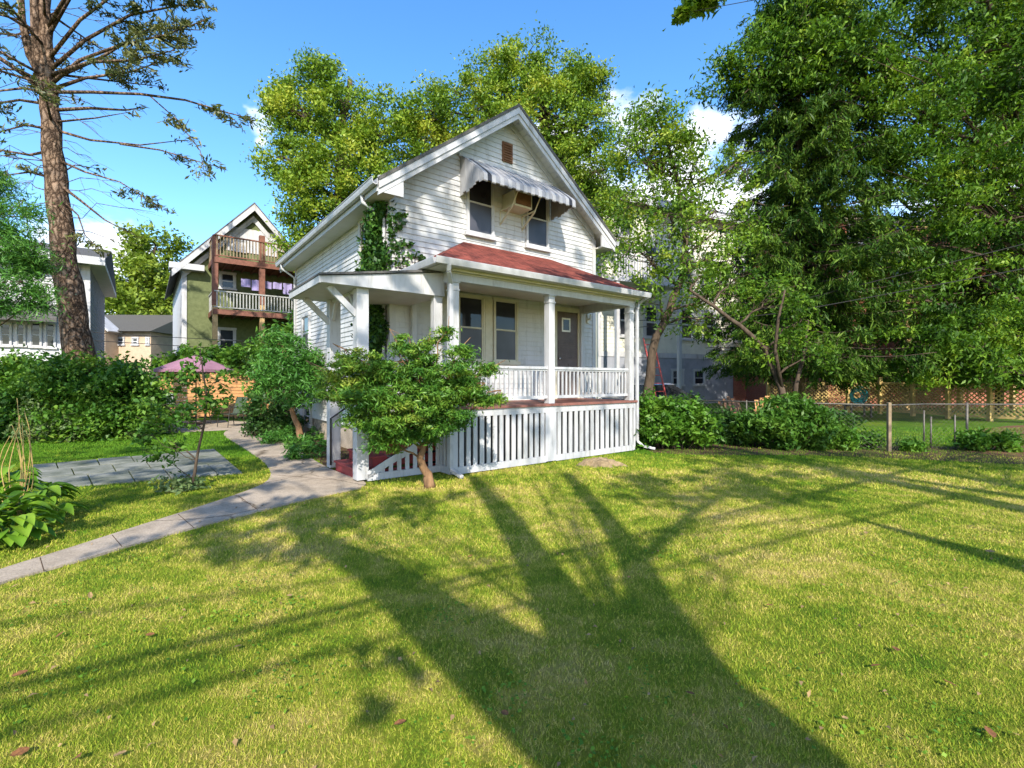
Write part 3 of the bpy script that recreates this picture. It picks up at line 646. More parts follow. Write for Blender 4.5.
# air conditioner sleeve between the upstairs windows
mb = MB(); mb.box(2.24, 2.74, D - .45, D, 5.36, 5.70); ac = c_part(mb, 'air_conditioner', W_CREAM, bevel=.01)
mb = MB(); mb.box(2.28, 2.70, D - .458, D - .452, 5.40, 5.66); mb.build('grille', M_BROWN, ac)
mb = MB()
for x in (2.18, 2.80):
    mb.bar((x, D - .02, 5.04), (x, D - .46, 5.32), .03); mb.bar((x, D, 5.335), (x, D - .48, 5.335), .03); mb.bar((x, D - .015, 5.0), (x, D - .015, 5.35), .03)
    mb.bar((x, D - .47, 5.335), (x + (.0 if x < 2.5 else .0), D - .75, 5.72), .02)
mb.build('bracket', W_CREAM, ac)

# ---------------------------------------------------------------- porch
PW = 4.75; FL = 1.14
mb = MB(); mb.box(-.04, PW + .04, -.05, D - .002, FL - .045, FL); c_part(mb, 'porch_floor', M_PFLOOR)
def post(u, v, s, w0, w1, cap=True):
    mb = MB(); mb.box(u, u + s, v, v + s, w0, w1)
    if cap:
        mb.box(u - .012, u + s + .012, v - .012, v + s + .012, w1 - .16, w1 - .13); mb.box(u - .018, u + s + .018, v - .018, v + s + .018, w1 - .025, w1)
    return c_part(mb, 'porch_post', W_TRIM, bevel=.006)
for u in (0.0, 2.18, 4.60): post(u, .02, .15, FL, 3.26)
post(4.60, D - .13, .1, FL, 3.26, False); post(0.02, D - .13, .1, FL, 3.26, False)
mb = MB(); mb.box(-.01, PW + .01, .01, .17, 3.262, 3.44); mb.box(-.01, .15, .172, D - .04, 3.262, 3.44); mb.box(PW - .15, PW + .01, .172, D - .04, 3.262, 3.44); c_part(mb, 'porch_beam', W_TRIM)
mb = MB(); mb.box(-.33, PW + .14, -.18, D - .03, 3.442, 3.47); c_part(mb, 'porch_ceiling', W_SOFFIT)
mb = MB(); mb.box(-.02, PW + .02, -.02, .005, 3.38, 3.44); mb.box(-.04, PW + .04, -.10, -.06, 3.40, 3.44); c_part(mb, 'porch_moulding', W_CREAM)
ov0, ov1, of = -.36, PW + .17, -.20; pe, pt = 3.55, 4.47; h0, h1 = 1.22, 3.66
def roofpoly(mb, dz0, dz1, pts):
    mb.prism(pts, lambda p: (p[0], p[1], p[2] + dz0), lambda p: (p[0], p[1], p[2] + dz1))
mb = MB(); roofpoly(mb, -.035, .012, [(ov0, of, pe), (ov1, of, pe), (h1, D - .04, pt), (h0, D - .04, pt)])
roofpoly(mb, -.036, .011, [(ov0, of + .001, pe), (h0 - .001, D - .04, pt), (ov0, D - .04, pe)]); roofpoly(mb, -.036, .011, [(ov1, of + .001, pe), (ov1, D - .04, pe), (h1 + .001, D - .04, pt)])
# shingle mat: red with weather and course lines
def shingles(name, cols, course=.14):
    m, nt, out = new_mat(name); L = nt.links.new; tc = N(nt, 'ShaderNodeTexCoord'); sp = N(nt, 'ShaderNodeSeparateXYZ'); L(tc.outputs['Object'], sp.inputs[0])
    cb = N(nt, 'ShaderNodeCombineXYZ'); L(sp.outputs[0], cb.inputs[0]); sc = N(nt, 'ShaderNodeMath', operation='MULTIPLY', inp={1: 1.14}); L(sp.outputs[1], sc.inputs[0]); L(sc.outputs[0], cb.inputs[1])
    b = N(nt, 'ShaderNodeTexBrick', inp={'Color1': (*cols[0], 1), 'Color2': (*cols[1], 1), 'Mortar': (*cols[2], 1), 'Scale': 1.0, 'Mortar Size': .008, 'Brick Width': .3, 'Row Height': course, 'Bias': -.1}); L(cb.outputs[0], b.inputs['Vector'])
    nz = N(nt, 'ShaderNodeTexNoise', inp={'Scale': 7, 'Detail': 8, 'Roughness': .7}); L(tc.outputs['Object'], nz.inputs['Vector'])
    hs = N(nt, 'ShaderNodeHueSaturation'); mr = N(nt, 'ShaderNodeMapRange', inp={'From Min': .3, 'From Max': .7, 'To Min': .55, 'To Max': 1.3}); L(nz.outputs[0], mr.inputs[0]); L(mr.outputs[0], hs.inputs['Value']); L(b.outputs[0], hs.inputs['Color'])
    p = principled(nt, rough=.9, spec=.15); L(hs.outputs[0], p.inputs['Base Color']); bp = N(nt, 'ShaderNodeBump', inp={'Strength': .6, 'Distance': .012}); L(b.outputs['Fac'], bp.inputs['Height']); bp.invert = True; L(bp.outputs[0], p.inputs['Normal'])
    L(p.outputs[0], out.inputs[0]); return m
M_RSH = shingles('red_shingle', ((.21, .055, .04), (.125, .034, .026), (.05, .016, .013)))
c_part(mb, 'porch_roof', M_RSH)
mb = MB(); mb.box(ov0, ov1, of - .02, of + .002, pe - .11, pe - .037); mb.box(ov0 - .02, ov0 + .002, of - .02, D - .05, pe - .11, pe - .037); mb.box(ov1 - .002, ov1 + .02, of - .02, D - .05, pe - .11, pe - .037); c_part(mb, 'porch_fascia', W_TRIM)
gpf = [(0, 0), (0, -.085), (.035, -.10), (.07, -.09), (.085, -.04), (.095, 0), (.095, .012), (.08, .012), (.072, -.035), (.06, -.075), (.012, -.075), (.012, 0)]
mb = MB(); mb.prism(gpf, lambda p: (ov0 - .1, of - .022 - p[0], pe - .02 + p[1]), lambda p: (ov1 + .03, of - .022 - p[0], pe - .02 + p[1])); c_part(mb, 'gutter', W_GUTTER)
mb = MB(); mb.prism(gpf, lambda p: (ov0 - .022 - p[0], of - .02, pe - .02 + p[1]), lambda p: (ov0 - .022 - p[0], D - .1, pe - .02 + p[1])); c_part(mb, 'gutter', W_GUTTER)
# downspouts with kicked-out feet
def spout(pts):
    mb = MB()
    for a, b in zip(pts, pts[1:]): mb.bar(a, b, .07, .055)
    return c_part(mb, 'downspout', W_GUTTER, bevel=.01)
spout([(ov0 + .15, of - .07, pe - .1), (ov0 + .17, of - .02, pe - .2), (-.05, -.05, 3.2), (-.05, -.05, .12), (-.02, -.35, .04)])
spout([(ov1 - .05, of - .07, pe - .1), (PW + .1, -.03, 3.33), (PW + .06, -.02, 3.2), (PW + .06, -.02, .22), (PW + .16, -.12, .10), (PW + .34, -.3, .05)])
# railings
def railing(a, b, along='u', fixed=.10, n=None, top=1.86, bot=1.24):
    mk = (lambda x, y, z: (x, fixed + y, z)) if along == 'u' else (lambda x, y, z: (fixed + y, x, z))
    root = bpy.data.objects.new('railing', None); COL.objects.link(root); root.parent = ctg
    mb = MB(mk); mb.box(a, b, -.045, .045, top - .05, top); mb.box(a, b, -.022, .022, top - .085, top - .052); mb.build('top_rail', W_TRIM, root)
    mb = MB(mk); mb.box(a, b, -.03, .03, bot, bot + .055); mb.build('bottom_rail', W_TRIM, root)
    n = n or int((b - a) / .105)
    for k in range(n):
        x = a + (k + .5) * (b - a) / n + random.uniform(-.004, .004)
        mb = MB(mk); mb.box(x - .016, x + .016, -.016, .016, bot + .056, top - .086); mb.build('baluster', W_TRIM, root)
railing(.155, 2.178); railing(2.332, 4.598); railing(.175, D - .14, 'v', PW - .08)
# skirt of vertical slats
def skirt(a, b, mk, n, w0=.14, w1=.97):
    mb = MB(mk)
    for k in range(n):
        x = a + (k + .5) * (b - a) / n; hw = (b - a) / n * .29 + random.uniform(-.004, .004); mb.box(x - hw, x + hw, -.012 + random.uniform(-.003, .003), .012, w0, w1)
    mb.box(a - .01, b + .01, -.018, .016, w1 + .001, FL - .047); mb.box(a - .01, b + .01, -.024, .012, .02, w0 + .02 - .022)
    return c_part(mb, 'porch_skirt', W_TRIM)
mku = lambda x, y, z: (x, y, z)
skirt(.11, 2.05, mku, 14); skirt(2.34, 4.68, mku, 15)
for (a, b) in ((2.055, 2.335), (0, .10), (4.685, PW)): mb = MB(); mb.box(a, b, -.02, .02, .03, FL - .046); c_part(mb, 'skirt_board', W_TRIM)
skirt(.06, D - .05, lambda x, y, z: (PW - y, x, z), 9); skirt(.05, .42, lambda x, y, z: (y, x, z), 3)
mb = MB(); mb.box(.05, PW - .05, .35, .38, 0, FL - .05); mb.box(.03, .05, .3, D, 0, FL - .05); c_part(mb, 'underporch_shade_sheet', M_DARK)  # added dark sheets; their colour paints the shade under the porch
# steps climbing from the portico to the porch floor
SV0, SV1 = .52, 1.68; nst = 6; run = 1.42 / nst
for k in range(nst):
    u0 = -1.42 + k * run; w1 = FL * (k + 1) / (nst + .2)
    mb = MB(); mb.box(u0, u0 + run + .03, SV0, SV1, w1 - .035, w1); mb.box(u0 + .03, u0 + .05, SV0 + .01, SV1 - .01, w1 - FL / (nst + .2) + .001, w1 - .036)
    mb.box(u0 + .05, 0, SV0 + .02, SV0 + .04, max(0, w1 - FL / (nst + .2)), w1 - .036)
    c_part(mb, 'step', M_STEP, bevel=.008)
# slatted stringer with a scrolled sloping board
mb = MB()
def topb(u): return float(np.interp(u, [-1.27, -.9, -.55, -.5, 0], [.17, .36, .50, .56, .93]))
n = 9
for k in range(n):
    u = -1.18 + k * 1.16 / (n - 1) * .98; mb.box(u - .035, u + .035, .405, .425, .10, topb(u) - .03)
uu = np.linspace(-1.29, -.02, 18)
mb.prism([(u, topb(u) - .12) for u in uu] + [(u, topb(u) + .0) for u in uu[::-1]], lambda p: (p[0], .385, p[1]), lambda p: (p[0], .403, p[1]))
mb.box(-1.29, -.02, .385, .43, .015, .125); c_part(mb, 'stair_stringer', W_TRIM)
# portico
PU0, PV0, PV1 = -1.46, .39, 1.76
for v in (PV0, PV1): post(PU0, v, .19, 0.04, 3.03, False)
mb = MB()
pf = [(-2.02, 3.03), (0.02, 3.03), (0.02, 3.44), (-2.02, 3.12)]
mb.prism(pf, lambda p: (p[0], .285, p[1]), lambda p: (p[0], .32, p[1])); mb.prism(pf, lambda p: (p[0], 2.10, p[1]), lambda p: (p[0], 2.13, p[1])); c_part(mb, 'portico_fascia', W_TRIM)
mb = MB(); mb.box(-2.0, -.0, .322, 2.098, 3.03, 3.05); c_part(mb, 'portico_ceiling', W_SOFFIT)
mb = MB(); mb.prism([(-2.06, 3.125), (-.02, 3.445), (-.02, 3.485), (-2.06, 3.155)], lambda p: (p[0], .25, p[1]), lambda p: (p[0], 2.16, p[1])); c_part(mb, 'portico_roof', M_ASPH)
mb = MB(); mb.box(-2.05, -2.022, .285, 2.13, 3.02, 3.122); c_part(mb, 'portico_fascia', W_TRIM)
mb = MB(); mb.box(PU0 + .04, PU0 + .15, PV0 + .2, PV1 - .01, 2.97, 3.028); c_part(mb, 'portico_beam', W_TRIM)
for v in (PV0 + .095, PV1 + .095):
    mb = MB(); mb.bar((PU0 + .02, v, 2.62), (-1.86, v, 3.02), .06, .09); c_part(mb, 'knee_brace', W_TRIM)
    mb = MB(); pts = [(PU0 + .05, v + (.1 if v < 1 else -.1) * (1 + t * 3.4), 2.66 + .34 * math.sin(t * 1.5708)) for t in np.linspace(0, 1, 7)]
    for a, b in zip(pts, pts[1:]): mb.bar(a, b, .05, .06)
    c_part(mb, 'knee_brace', W_TRIM)
mb = MB(); mb.box(-.16, -.0, .33, .45, 0.95, 3.44); c_part(mb, 'pilaster', W_TRIM)
mb = MB(); mb.tube([(PU0 + .0, PV1 - .05, .1), (PU0 + .0, PV1 - .05, .92), (PU0 + .12, PV1 - .06, 1.0), (-.05, PV1 - .06, 1.9), (-.05, PV1 - .06, FL)], .016, 6); mb.tube([(-.75, PV1 - .06, .5), (-.75, PV1 - .06, 1.46)], .012, 6); c_part(mb, 'handrail', M_IRON, smooth=True)

# ================================================================== NEIGHBOURING HOUSES
def boxwall(mb, u0, u1, v0, v1, w0, w1): mb.box(u0, u1, v0, v1, w0, w1)
# green three-storey house with stacked balconies
GS = Frame(*P(183, 300, 25)[:2])
gh = thing('apartment_house', 'green shingled three storey house with stacked red brown balconies', 'house', (GS.x0, GS.z0, 0), YAW)
gm, gtop = GS.onv(253, 207, 0); _, geav = GS.onv(183, 262, 0); GW = gm * 2; GD = 11
mb = MB(); mb.prism([(0, 0), (GW, 0), (GW, geav), (gm, gtop - .15), (0, geav)], lambda p: (p[0], 0, p[1]), lambda p: (p[0], GD, p[1])); mb.build('wall', M_GREENW, gh)
mb = MB(); mb.box(-.03, -.004, .02, GD, 0, geav); mb.build('wall', M_GREYHOUSE, gh)
mb = MB(); mb.box(-.06, .16, -.05, -.004, 0, geav - .1); mb.build('corner_board', W_TRIM, gh)
gs_ = (gtop - geav) / gm
for sg in (-1, 1):
    ee = gm + sg * (gm + .5); ew = geav - .5 * gs_
    mb = MB(); mb.prism([(gm, gtop + .12), (ee, ew + .12), (ee, ew), (gm, gtop)], lambda p: (p[0], -.5, p[1]), lambda p: (p[0], GD + .4, p[1])); mb.build('roof', M_ASPH, gh)
    mb = MB(); mb.prism([(gm, gtop), (ee, ew), (ee, ew - .35), (gm, gtop - .35)], lambda p: (p[0], -.56, p[1]), lambda p: (p[0], -.505, p[1]))
    mb.prism([(gm, gtop - .5), (gm + sg * (gm), geav - .5), (gm + sg * gm, geav - .85), (gm, gtop - .85)], lambda p: (p[0], -.10, p[1]), lambda p: (p[0], -.02, p[1])); mb.build('rake_board', W_TRIM, gh)
mb = MB(); mb.box(-.6, .9, -.55, .3, geav - .45, geav - .15); mb.build('eave_return', W_TRIM, gh)
# upper gable panel (white), door and windows
gfn = lambda a, d, b: (a, -d, b)
u_a, w_a = GS.onv(226, 250, 0); u_b, w_b = GS.onv(277, 232, 0)
mb = MB(); mb.box(u_a, u_b, -.05, -.003, w_a, GS.onv(240, 228, 0)[1]); mb.build('gable_panel', W_TRIM, gh)
def gwin(px0, py0, px1, py1, sill=True):
    a0, b1 = GS.onv(px0, py0, 0); a1, _ = GS.onv(px1, py0, 0); _, b0 = GS.onv((px0 + px1) / 2, py1, 0); 
    window(gh, gfn, a0, a1, b0, b1, cm=W_TRIM, casing=.1, sash_m=W_TRIM, inner=.05, head=.1)
gwin(219, 271, 236, 289); gwin(217, 327, 236, 351); gwin(236, 239, 246, 252)
BV = -2.3
for (pl_, pr_, pt_, pd_, last) in ((214, 292, 234, 257, 1), (214, 292, 290, 309, 0)):
    a0, wt = GS.onv(pl_, pt_, BV); _, wf = GS.onv(pl_, pd_, BV); a1 = a0 + 5.6
    b = bpy.data.objects.new('balcony', None); COL.objects.link(b); b.parent = gh
    mb = MB(); mb.box(a0, a1, BV, -.06, wf - .1, wf); mb.box(a0 - .02, a1 + .02, BV - .05, BV - .003, wf - .24, wf + .02); mb.box(a0 - .05, a0 - .002, BV, -.06, wf - .24, wf + .02)
    for k in range(12): mb.box(a0 + .1 + k * .46, a0 + .16 + k * .46, BV + .01, -.07, wf - .22, wf - .102)
    mb.build('deck', M_DECKRED, b)
    mb = MB(); mb.box(a0, a1, BV - .05, BV + .05, wt - .06, wt); mb.box(a0 - .05, a0 + .05, BV + .06, -.06, wt - .06, wt); mb.box(a0, a1, BV - .02, BV + .02, wf + .1, wf + .15); mb.build('rail', M_DECKRED if last else M_RAILW, b)
    mb = MB()
    for k in range(38): x = a0 + .1 + k * .145; mb.box(x, x + .05, BV - .02, BV + .015, wf + .15, wt - .06)
    for k in range(14): y = BV + .15 + k * .15; mb.box(a0 - .02, a0 + .02, y, y + .05, wf + .05, wt - .06)
    mb.build('baluster_row', M_RAILW if not last else M_OLDWOOD, b)
for px in (215, 262):
    a, wtop = GS.onv(px, 236, BV + .1); _, wmid = GS.onv(px, 305, BV + .1)
    mb = MB(); mb.box(a - .13, a + .13, BV - .0, BV + .26, wmid, wtop); mb.build('balcony_post', M_DECKRED, gh)
    mb = MB(); mb.box(a - .11, a + .11, BV + .02, BV + .24, 0, wmid - .003); mb.build('balcony_post', M_TAN, gh)
# laundry on the middle balcony
a0, w0 = GS.onv(240, 278, BV + .3)
ln = thing('clothes_line', 'row of lilac laundry hanging over the middle balcony of the green house', 'laundry', (*GS.wld(a0, BV + .3), 0), YAW)
mb = MB(); mb.tube([(0, 0, w0), (3.6, 0, w0 - .05)], .01, 5); mb.build('line', M_WIRE, ln)
for k in range(7):
    mb = MB(); nx = 5; h = random.uniform(.35, .6); x0 = .05 + k * .5
    vs = [(x0 + i * .11, .03 * math.sin(i * 1.7 + k) + .02 * j, w0 - .01 - h * j) for j in (0, 1) for i in range(nx)] + [(x0 + i * .11, .012 + .03 * math.sin(i * 1.7 + k) + .02 * j, w0 - .01 - h * j) for j in (0, 1) for i in range(nx)]
    fs = [(i, i + 1, nx + i + 1, nx + i) for i in range(nx - 1)] + [(2 * nx + i, 3 * nx + i, 3 * nx + i + 1, 2 * nx + i + 1) for i in range(nx - 1)]
    mb.add(vs, fs); mb.build('cloth', M_LAUN, ln)

# grey house at the far left
LS = Frame(*P(89, 300, 19)[:2])
lh = thing('grey_house', 'pale grey two storey house with an enclosed porch, behind the tall pine', 'house', (LS.x0, LS.z0, 0), YAW)
lh_e = LS.onv(89, 258, 0)[1]; 
mb = MB(); clap(mb, lambda a, d, b: (a, -d, b), lambda b: -14, lambda b: 0, .3, lh_e, .14, .02); mb.build('wall', M_GREYHOUSE, lh)
mb = MB(); mb.box(-14, -.01, .005, 9, 0, lh_e - .01); mb.build('wall_core', M_GREYHOUSE, lh)
mb = MB(); clap(mb, lambda a, d, b: (d, a, b), lambda b: 0, lambda b: 9, .3, lh_e, .14, .02); mb.build('wall', M_SLATEW, lh)
mb = MB(); mb.box(-.12, .03, -.04, -.025, 0, lh_e); mb.box(.024, .04, -.04, .12, 0, lh_e); mb.build('corner_board', W_TRIM, lh)
mb = MB(); mb.prism([(-.6, lh_e - .1), (9.6, lh_e - .1), (4.5, lh_e + 1.3)], lambda p: (-14.5, p[0], p[1]), lambda p: (.5, p[0], p[1])); mb.build('roof', M_ASPH, lh)
mb = MB(); mb.box(-14.5, .52, -.68, -.6, lh_e - .35, lh_e - .05); mb.build('eave_board', W_TRIM, lh)
mb = MB(); mb.box(.0, .5, -.6, 9, lh_e - .3, lh_e - .12); mb.build('soffit', W_SOFFIT, lh)
lfn = lambda a, d, b: (a, -d, b)
def lwin(px0, px1, py0, py1):
    a0, b1 = LS.onv(px0, py0, 0); a1, _ = LS.onv(px1, py0, 0); _, b0 = LS.onv((px0 + px1) / 2, py1, 0)
    window(lh, lfn, a0, a1, b0, b1, cm=W_TRIM, casing=.04, sash_m=W_TRIM, inner=.028, head=.06)
for p_ in ((0, 12, 322, 346), (16, 26, 322, 346), (30, 42, 321, 347), (45, 56, 322, 348), (62, 72, 322, 348), (36, 50, 250, 272), (10, 24, 244, 268), (70, 80, 262, 284)): lwin(*p_)
a0, b1 = LS.onv(60, 318, 0); mb = MB(); mb.prism([(0, b1 + .5), (-.9, b1 - .1), (-.9, b1 - .25), (0, b1 + .3)], lambda p: (-12, p[0], p[1]), lambda p: (a0, p[0], p[1])); mb.build('porch_roof', M_ASPH, lh)

# small beige house
BS = Frame(*P(137, 330, 34)[:2], .05)
bh = thing('beige_house', 'small beige stucco house with low grey roof, right of the leaning pine trunk', 'house', (BS.x0, BS.z0, 0), .05)
bw = BS.onv(137, 331, 0)[1]; bl_ = BS.onv(98, 331, 0)[0]
mb = MB(); mb.box(bl_ - 3, .95, 0, 7, 0, bw); mb.build('wall', M_BEIGE, bh)
mb = MB(); mb.prism([(-.5, bw - .05), (7.5, bw - .05), (3.5, bw + 1.6)], lambda p: (bl_ - 3.3, p[0], p[1]), lambda p: (1.25, p[0], p[1])); mb.build('roof', M_GALV, bh)
mb = MB(); mb.prism([(bl_ - .5, 0), (bl_ + 1.4, 0), (bl_ + 1.4, bw), (bl_ + .45, bw + .9), (bl_ - .5, bw)], lambda p: (p[0], -1.2, p[1]), lambda p: (p[0], -.003, p[1])); mb.build('porch_bay', M_BEIGE, bh)
mb = MB(); mb.bar((bl_ - .8, -.7, bw - .15), (bl_ + .45, -.7, bw + 1.0), 1.3, .1); mb.bar((bl_ + .45, -.7, bw + 1.0), (bl_ + 1.7, -.7, bw - .15), 1.3, .1); mb.build('porch_gable', W_TRIM, bh)
for a, b in ((117, 125), (132, 139), (146, 150)):
    x0, z1 = BS.onv(a, 337, 0); x1, _ = BS.onv(b, 337, 0); z0 = BS.onv(b, 345, 0)[1]
    window(bh, lambda a_, d, b_: (a_, -d, b_), x0, x1, z0, z1, cm=W_TRIM, casing=.07, sash_m=W_TRIM, inner=.05)

# off-white apartment block right of the cottage
WS = Frame(*P(598, 300, 29)[:2], .45)
wh = thing('apartment_block', 'off white apartment block with rows of windows, behind the thin leaved trees', 'house', (WS.x0, WS.z0, 0), .45)
wh.scale = (1.38, 1.38, 1.38)
WL, WHT = 15.5, 9.3
wfn = lambda a, d, b: (a, -d, b)
mb = MB(); clap(mb, wfn, lambda b: 0, lambda b: WL, 2.3, WHT, .16, .02); mb.build('wall', M_OFFWHITE, wh)
mb = MB(); mb.box(.01, WL - .01, .004, 9, 0, WHT - .01); mb.build('wall_core', M_OFFWHITE, wh)
mb = MB(); mb.box(0, 8.4, -.03, .0, 0, 2.28); mb.build('garage_wall', M_SLATEW, wh)
mb = MB(); mb.box(8.42, WL, -.03, .0, 0, 2.28); mb.build('brick_wall', M_BRICK, wh)
mb = MB(); mb.box(-.02, WL + .02, -.06, .0, 2.2, 2.42); mb.build('belt_board', W_TRIM, wh)
mb = MB(); mb.prism([(-.5, WHT), (9.5, WHT), (4.5, WHT + 2.6)], lambda p: (-.4, p[0], p[1]), lambda p: (WL + .4, p[0], p[1])); mb.build('roof', M_ASPH, wh)
mb = MB(); mb.box(-.4, WL + .4, -.55, -.5, WHT - .3, WHT); mb.box(-.02, .14, -.045, -.022, 0, WHT); mb.build('eave_board', W_TRIM, wh)
for fl_, b0 in ((0, 3.1), (1, 5.9), (2, 7.6)):
    for k in range(8):
        if fl_ == 2 and k % 2: continue
        x = 1.0 + k * 1.85 + (.0 if k % 2 == 0 else -.35)
        window(wh, wfn, x, x + .95, b0, b0 + (1.55 if fl_ < 2 else 1.2), cm=W_TRIM, casing=.12, sash_m=W_TRIM, inner=.06, lower=M_SCREEN)
for x in (4.2, 5.6): window(wh, wfn, x, x + .8, .9, 1.7, cm=W_TRIM, casing=.1, sash_m=W_TRIM)
bal = bpy.data.objects.new('balcony', None); COL.objects.link(bal); bal.parent = wh
mb = MB(); mb.box(-.3, 3.4, -1.6, -.07, 5.2, 5.4); mb.box(-.2, -.05, -1.55, -1.4, 0, 5.2); mb.box(3.2, 3.35, -1.55, -1.4, 0, 5.2); mb.box(-.3, 3.4, -1.6, -1.5, 6.3, 6.38); mb.build('deck', W_TRIM, bal)
mb = MB()
for k in range(26): mb.box(-.26 + k * .14, -.2 + k * .14, -1.57, -1.53, 5.4, 6.3)
mb.build('baluster_row', W_TRIM, bal)

# brick building behind the spruce
KS = Frame(*P(828, 330, 27)[:2], .12)
kh = thing('brick_building', 'red brick building with tan wooden back porches, hidden behind the large spruce', 'building', (KS.x0, KS.z0, 0), .12)
mb = MB(); mb.box(0, 18, 0, 10, 0, 10.5); mb.build('wall', M_BRICK, kh)
mb = MB(); mb.box(-.2, 18.2, -.2, 10.2, 10.5, 10.9); mb.build('parapet', M_CONC, kh)
for fl_, w in ((0, 2.6), (1, 5.6), (2, 8.4)):
    for x in (1.2, 4.0):
        window(kh, lambda a, d, b: (a, -d, b), x, x + 1.1, w + .9 - (2 if fl_ == 0 else 0), w + 2.5 - (2 if fl_ == 0 else 0), cm=W_TRIM, casing=.12, sash_m=W_TRIM, inner=.06)
    b = bpy.data.objects.new('balcony', None); COL.objects.link(b); b.parent = kh
    mb = MB(); mb.box(2.4, 12, -2.4, -.01, w, w + .2); 
    for x in (2.4, 5.6, 8.8, 11.8): mb.box(x, x + .2, -2.4, -2.2, max(0, w - 2.8), w - .003)
    mb.build('deck', M_TAN, b)
    mb = MB(); mb.box(2.4, 12, -2.4, -2.3, w + 1.1, w + 1.2); mb.box(2.4, 12, -2.4, -2.3, w + .25, w + .33); mb.build('rail', M_TAN, b)
    mb = MB()
    for k in range(60): mb.box(2.45 + k * .16, 2.52 + k * .16, -2.38, -2.33, w + .332, w + 1.098)
    mb.build('baluster_row', M_TAN, b)

# ================================================================== TREES
def PX(px, py, Z, rpx, nc, fl=.9, depth=1.0):
    """a lobe of a crown: centre seen at px,py, standing Z metres away, rpx wide"""
    r_ = rpx * Z / F; return (P(px, py, Z), (r_, r_ * depth, r_ * fl), nc)
def base_of(px, Z): return np.array([(px - 512) / F * Z, Z, 0.0])

# yellow-green trees behind the cottage
make_tree('broadleaf_tree', 'yellow green broadleaf tree behind the left eave of the cottage', 'tree', base_of(345, 25),
          [base_of(345, 25), P(343, 300, 25), P(338, 200, 25), P(345, 120, 25.5), P(350, 80, 26)], .38,
          [PX(318, 82, 25, 27, 26), PX(300, 118, 24.5, 36, 40), PX(345, 120, 25, 42, 46), PX(385, 135, 25, 40, 44), PX(292, 165, 24, 33, 36), PX(335, 175, 24, 42, 46),
           PX(314, 215, 24, 30, 30), PX(425, 125, 26, 32, 34), PX(380, 180, 25, 40, 30), PX(303, 250, 24, 18, 16), PX(440, 105, 26.5, 22, 18), PX(280, 100, 25, 15, 10)],
          (.19, .095), .55, 145, LF_TREE, M_BARK, 'trees behind the cottage', .16, 11, .35, 12, hollow=.3)
make_tree('broadleaf_tree', 'tall yellow green broadleaf tree rising behind the cottage gable peak', 'tree', base_of(555, 27),
          [base_of(555, 27), P(552, 300, 27), P(548, 200, 27), P(545, 120, 27), P(540, 70, 27)], .42,
          [PX(480, 85, 27, 30, 34), PX(520, 75, 27, 34, 40), PX(560, 78, 27, 38, 44), PX(592, 88, 27, 26, 26), PX(470, 125, 26.5, 34, 34), PX(580, 130, 27, 38, 42), PX(545, 115, 26, 42, 42),
           PX(595, 175, 27, 34, 36), PX(560, 165, 26, 36, 30), PX(608, 210, 27, 26, 22), PX(450, 150, 27, 24, 20), PX(500, 130, 26, 36, 30), PX(600, 240, 27, 26, 18)],
          (.19, .095), .55, 145, LF_TREE, M_BARK, 'trees behind the cottage', .17, 23, .35, 12, hollow=.3)
make_tree('broadleaf_tree', 'dense round maple between the beige house and the green house', 'tree', base_of(148, 45),
          [base_of(148, 45), P(148, 350, 45), P(150, 300, 45), P(152, 260, 45)], .5,
          [PX(155, 248, 45, 26, 34), PX(135, 280, 44, 30, 40), PX(168, 285, 44, 32, 40), PX(150, 300, 43, 36, 50), PX(118, 312, 45, 24, 24), PX(150, 335, 43, 40, 46), PX(185, 320, 45, 22, 20), PX(112, 345, 45, 20, 20)],
          (.42, .24), .8, 75, LF_FAR, M_BARK, None, .2, 31, .5, 6, hollow=.4)
# small-leaved leaning tree right of the cottage
make_tree('leaning_tree', 'thin leaning tree with airy small leaves beside the right porch corner', 'tree', base_of(645, 15.5),
          [base_of(645, 15.5), P(652, 350, 15.5), P(668, 310, 15.5), P(682, 275, 15.6), P(687, 230, 15.8), P(678, 180, 16), P(660, 120, 16)], .15,
          [PX(652, 118, 16, 30, 30), PX(628, 150, 16, 26, 24), PX(675, 140, 16, 26, 24), PX(650, 165, 16, 38, 34), PX(690, 180, 16, 34, 22), PX(632, 205, 16, 34, 20), PX(672, 220, 15, 40, 16), PX(712, 215, 16, 34, 12),
           PX(640, 255, 15, 36, 20), PX(690, 262, 15, 36, 20), PX(725, 255, 16, 34, 16), PX(705, 320, 15.2, 24, 8), PX(690, 200, 15.5, 36, 14), PX(735, 300, 15.2, 22, 8), PX(735, 170, 16.5, 26, 14), PX(660, 300, 15, 32, 7), PX(715, 295, 15.5, 28, 6), PX(745, 225, 16, 24, 10)],
          (.15, .07), .36, 52, LF_MAPLE, M_BARK, None, .06, 41, .3, 22, hollow=.2)
make_tree('leaning_tree', 'multi stemmed dark small tree leaning left behind the fence shrubs', 'tree', base_of(788, 13.5),
          [base_of(788, 13.5), P(782, 390, 13.5), P(765, 350, 13.5), P(740, 325, 13.5), P(712, 305, 13.5), P(690, 290, 13.5)], .10,
          [PX(770, 298, 13.5, 28, 12), PX(730, 285, 13.8, 28, 8), PX(795, 325, 13.5, 26, 12), PX(700, 278, 14, 22, 5), PX(812, 350, 13.2, 24, 13), PX(775, 350, 13.3, 18, 5)],
          (.13, .06), .32, 50, LF_MAPLE2, M_BARK, None, .05, 43, .3, 20, hollow=.2,
          extra_limbs=[([base_of(792, 13.5), P(796, 385, 13.5), P(805, 350, 13.6), P(808, 320, 13.7)], np.array([.07, .06, .05, .03])),
                       ([P(782, 390, 13.5), P(775, 350, 13.2), P(778, 320, 13.1), P(785, 290, 13)], np.array([.06, .05, .04, .02]))])
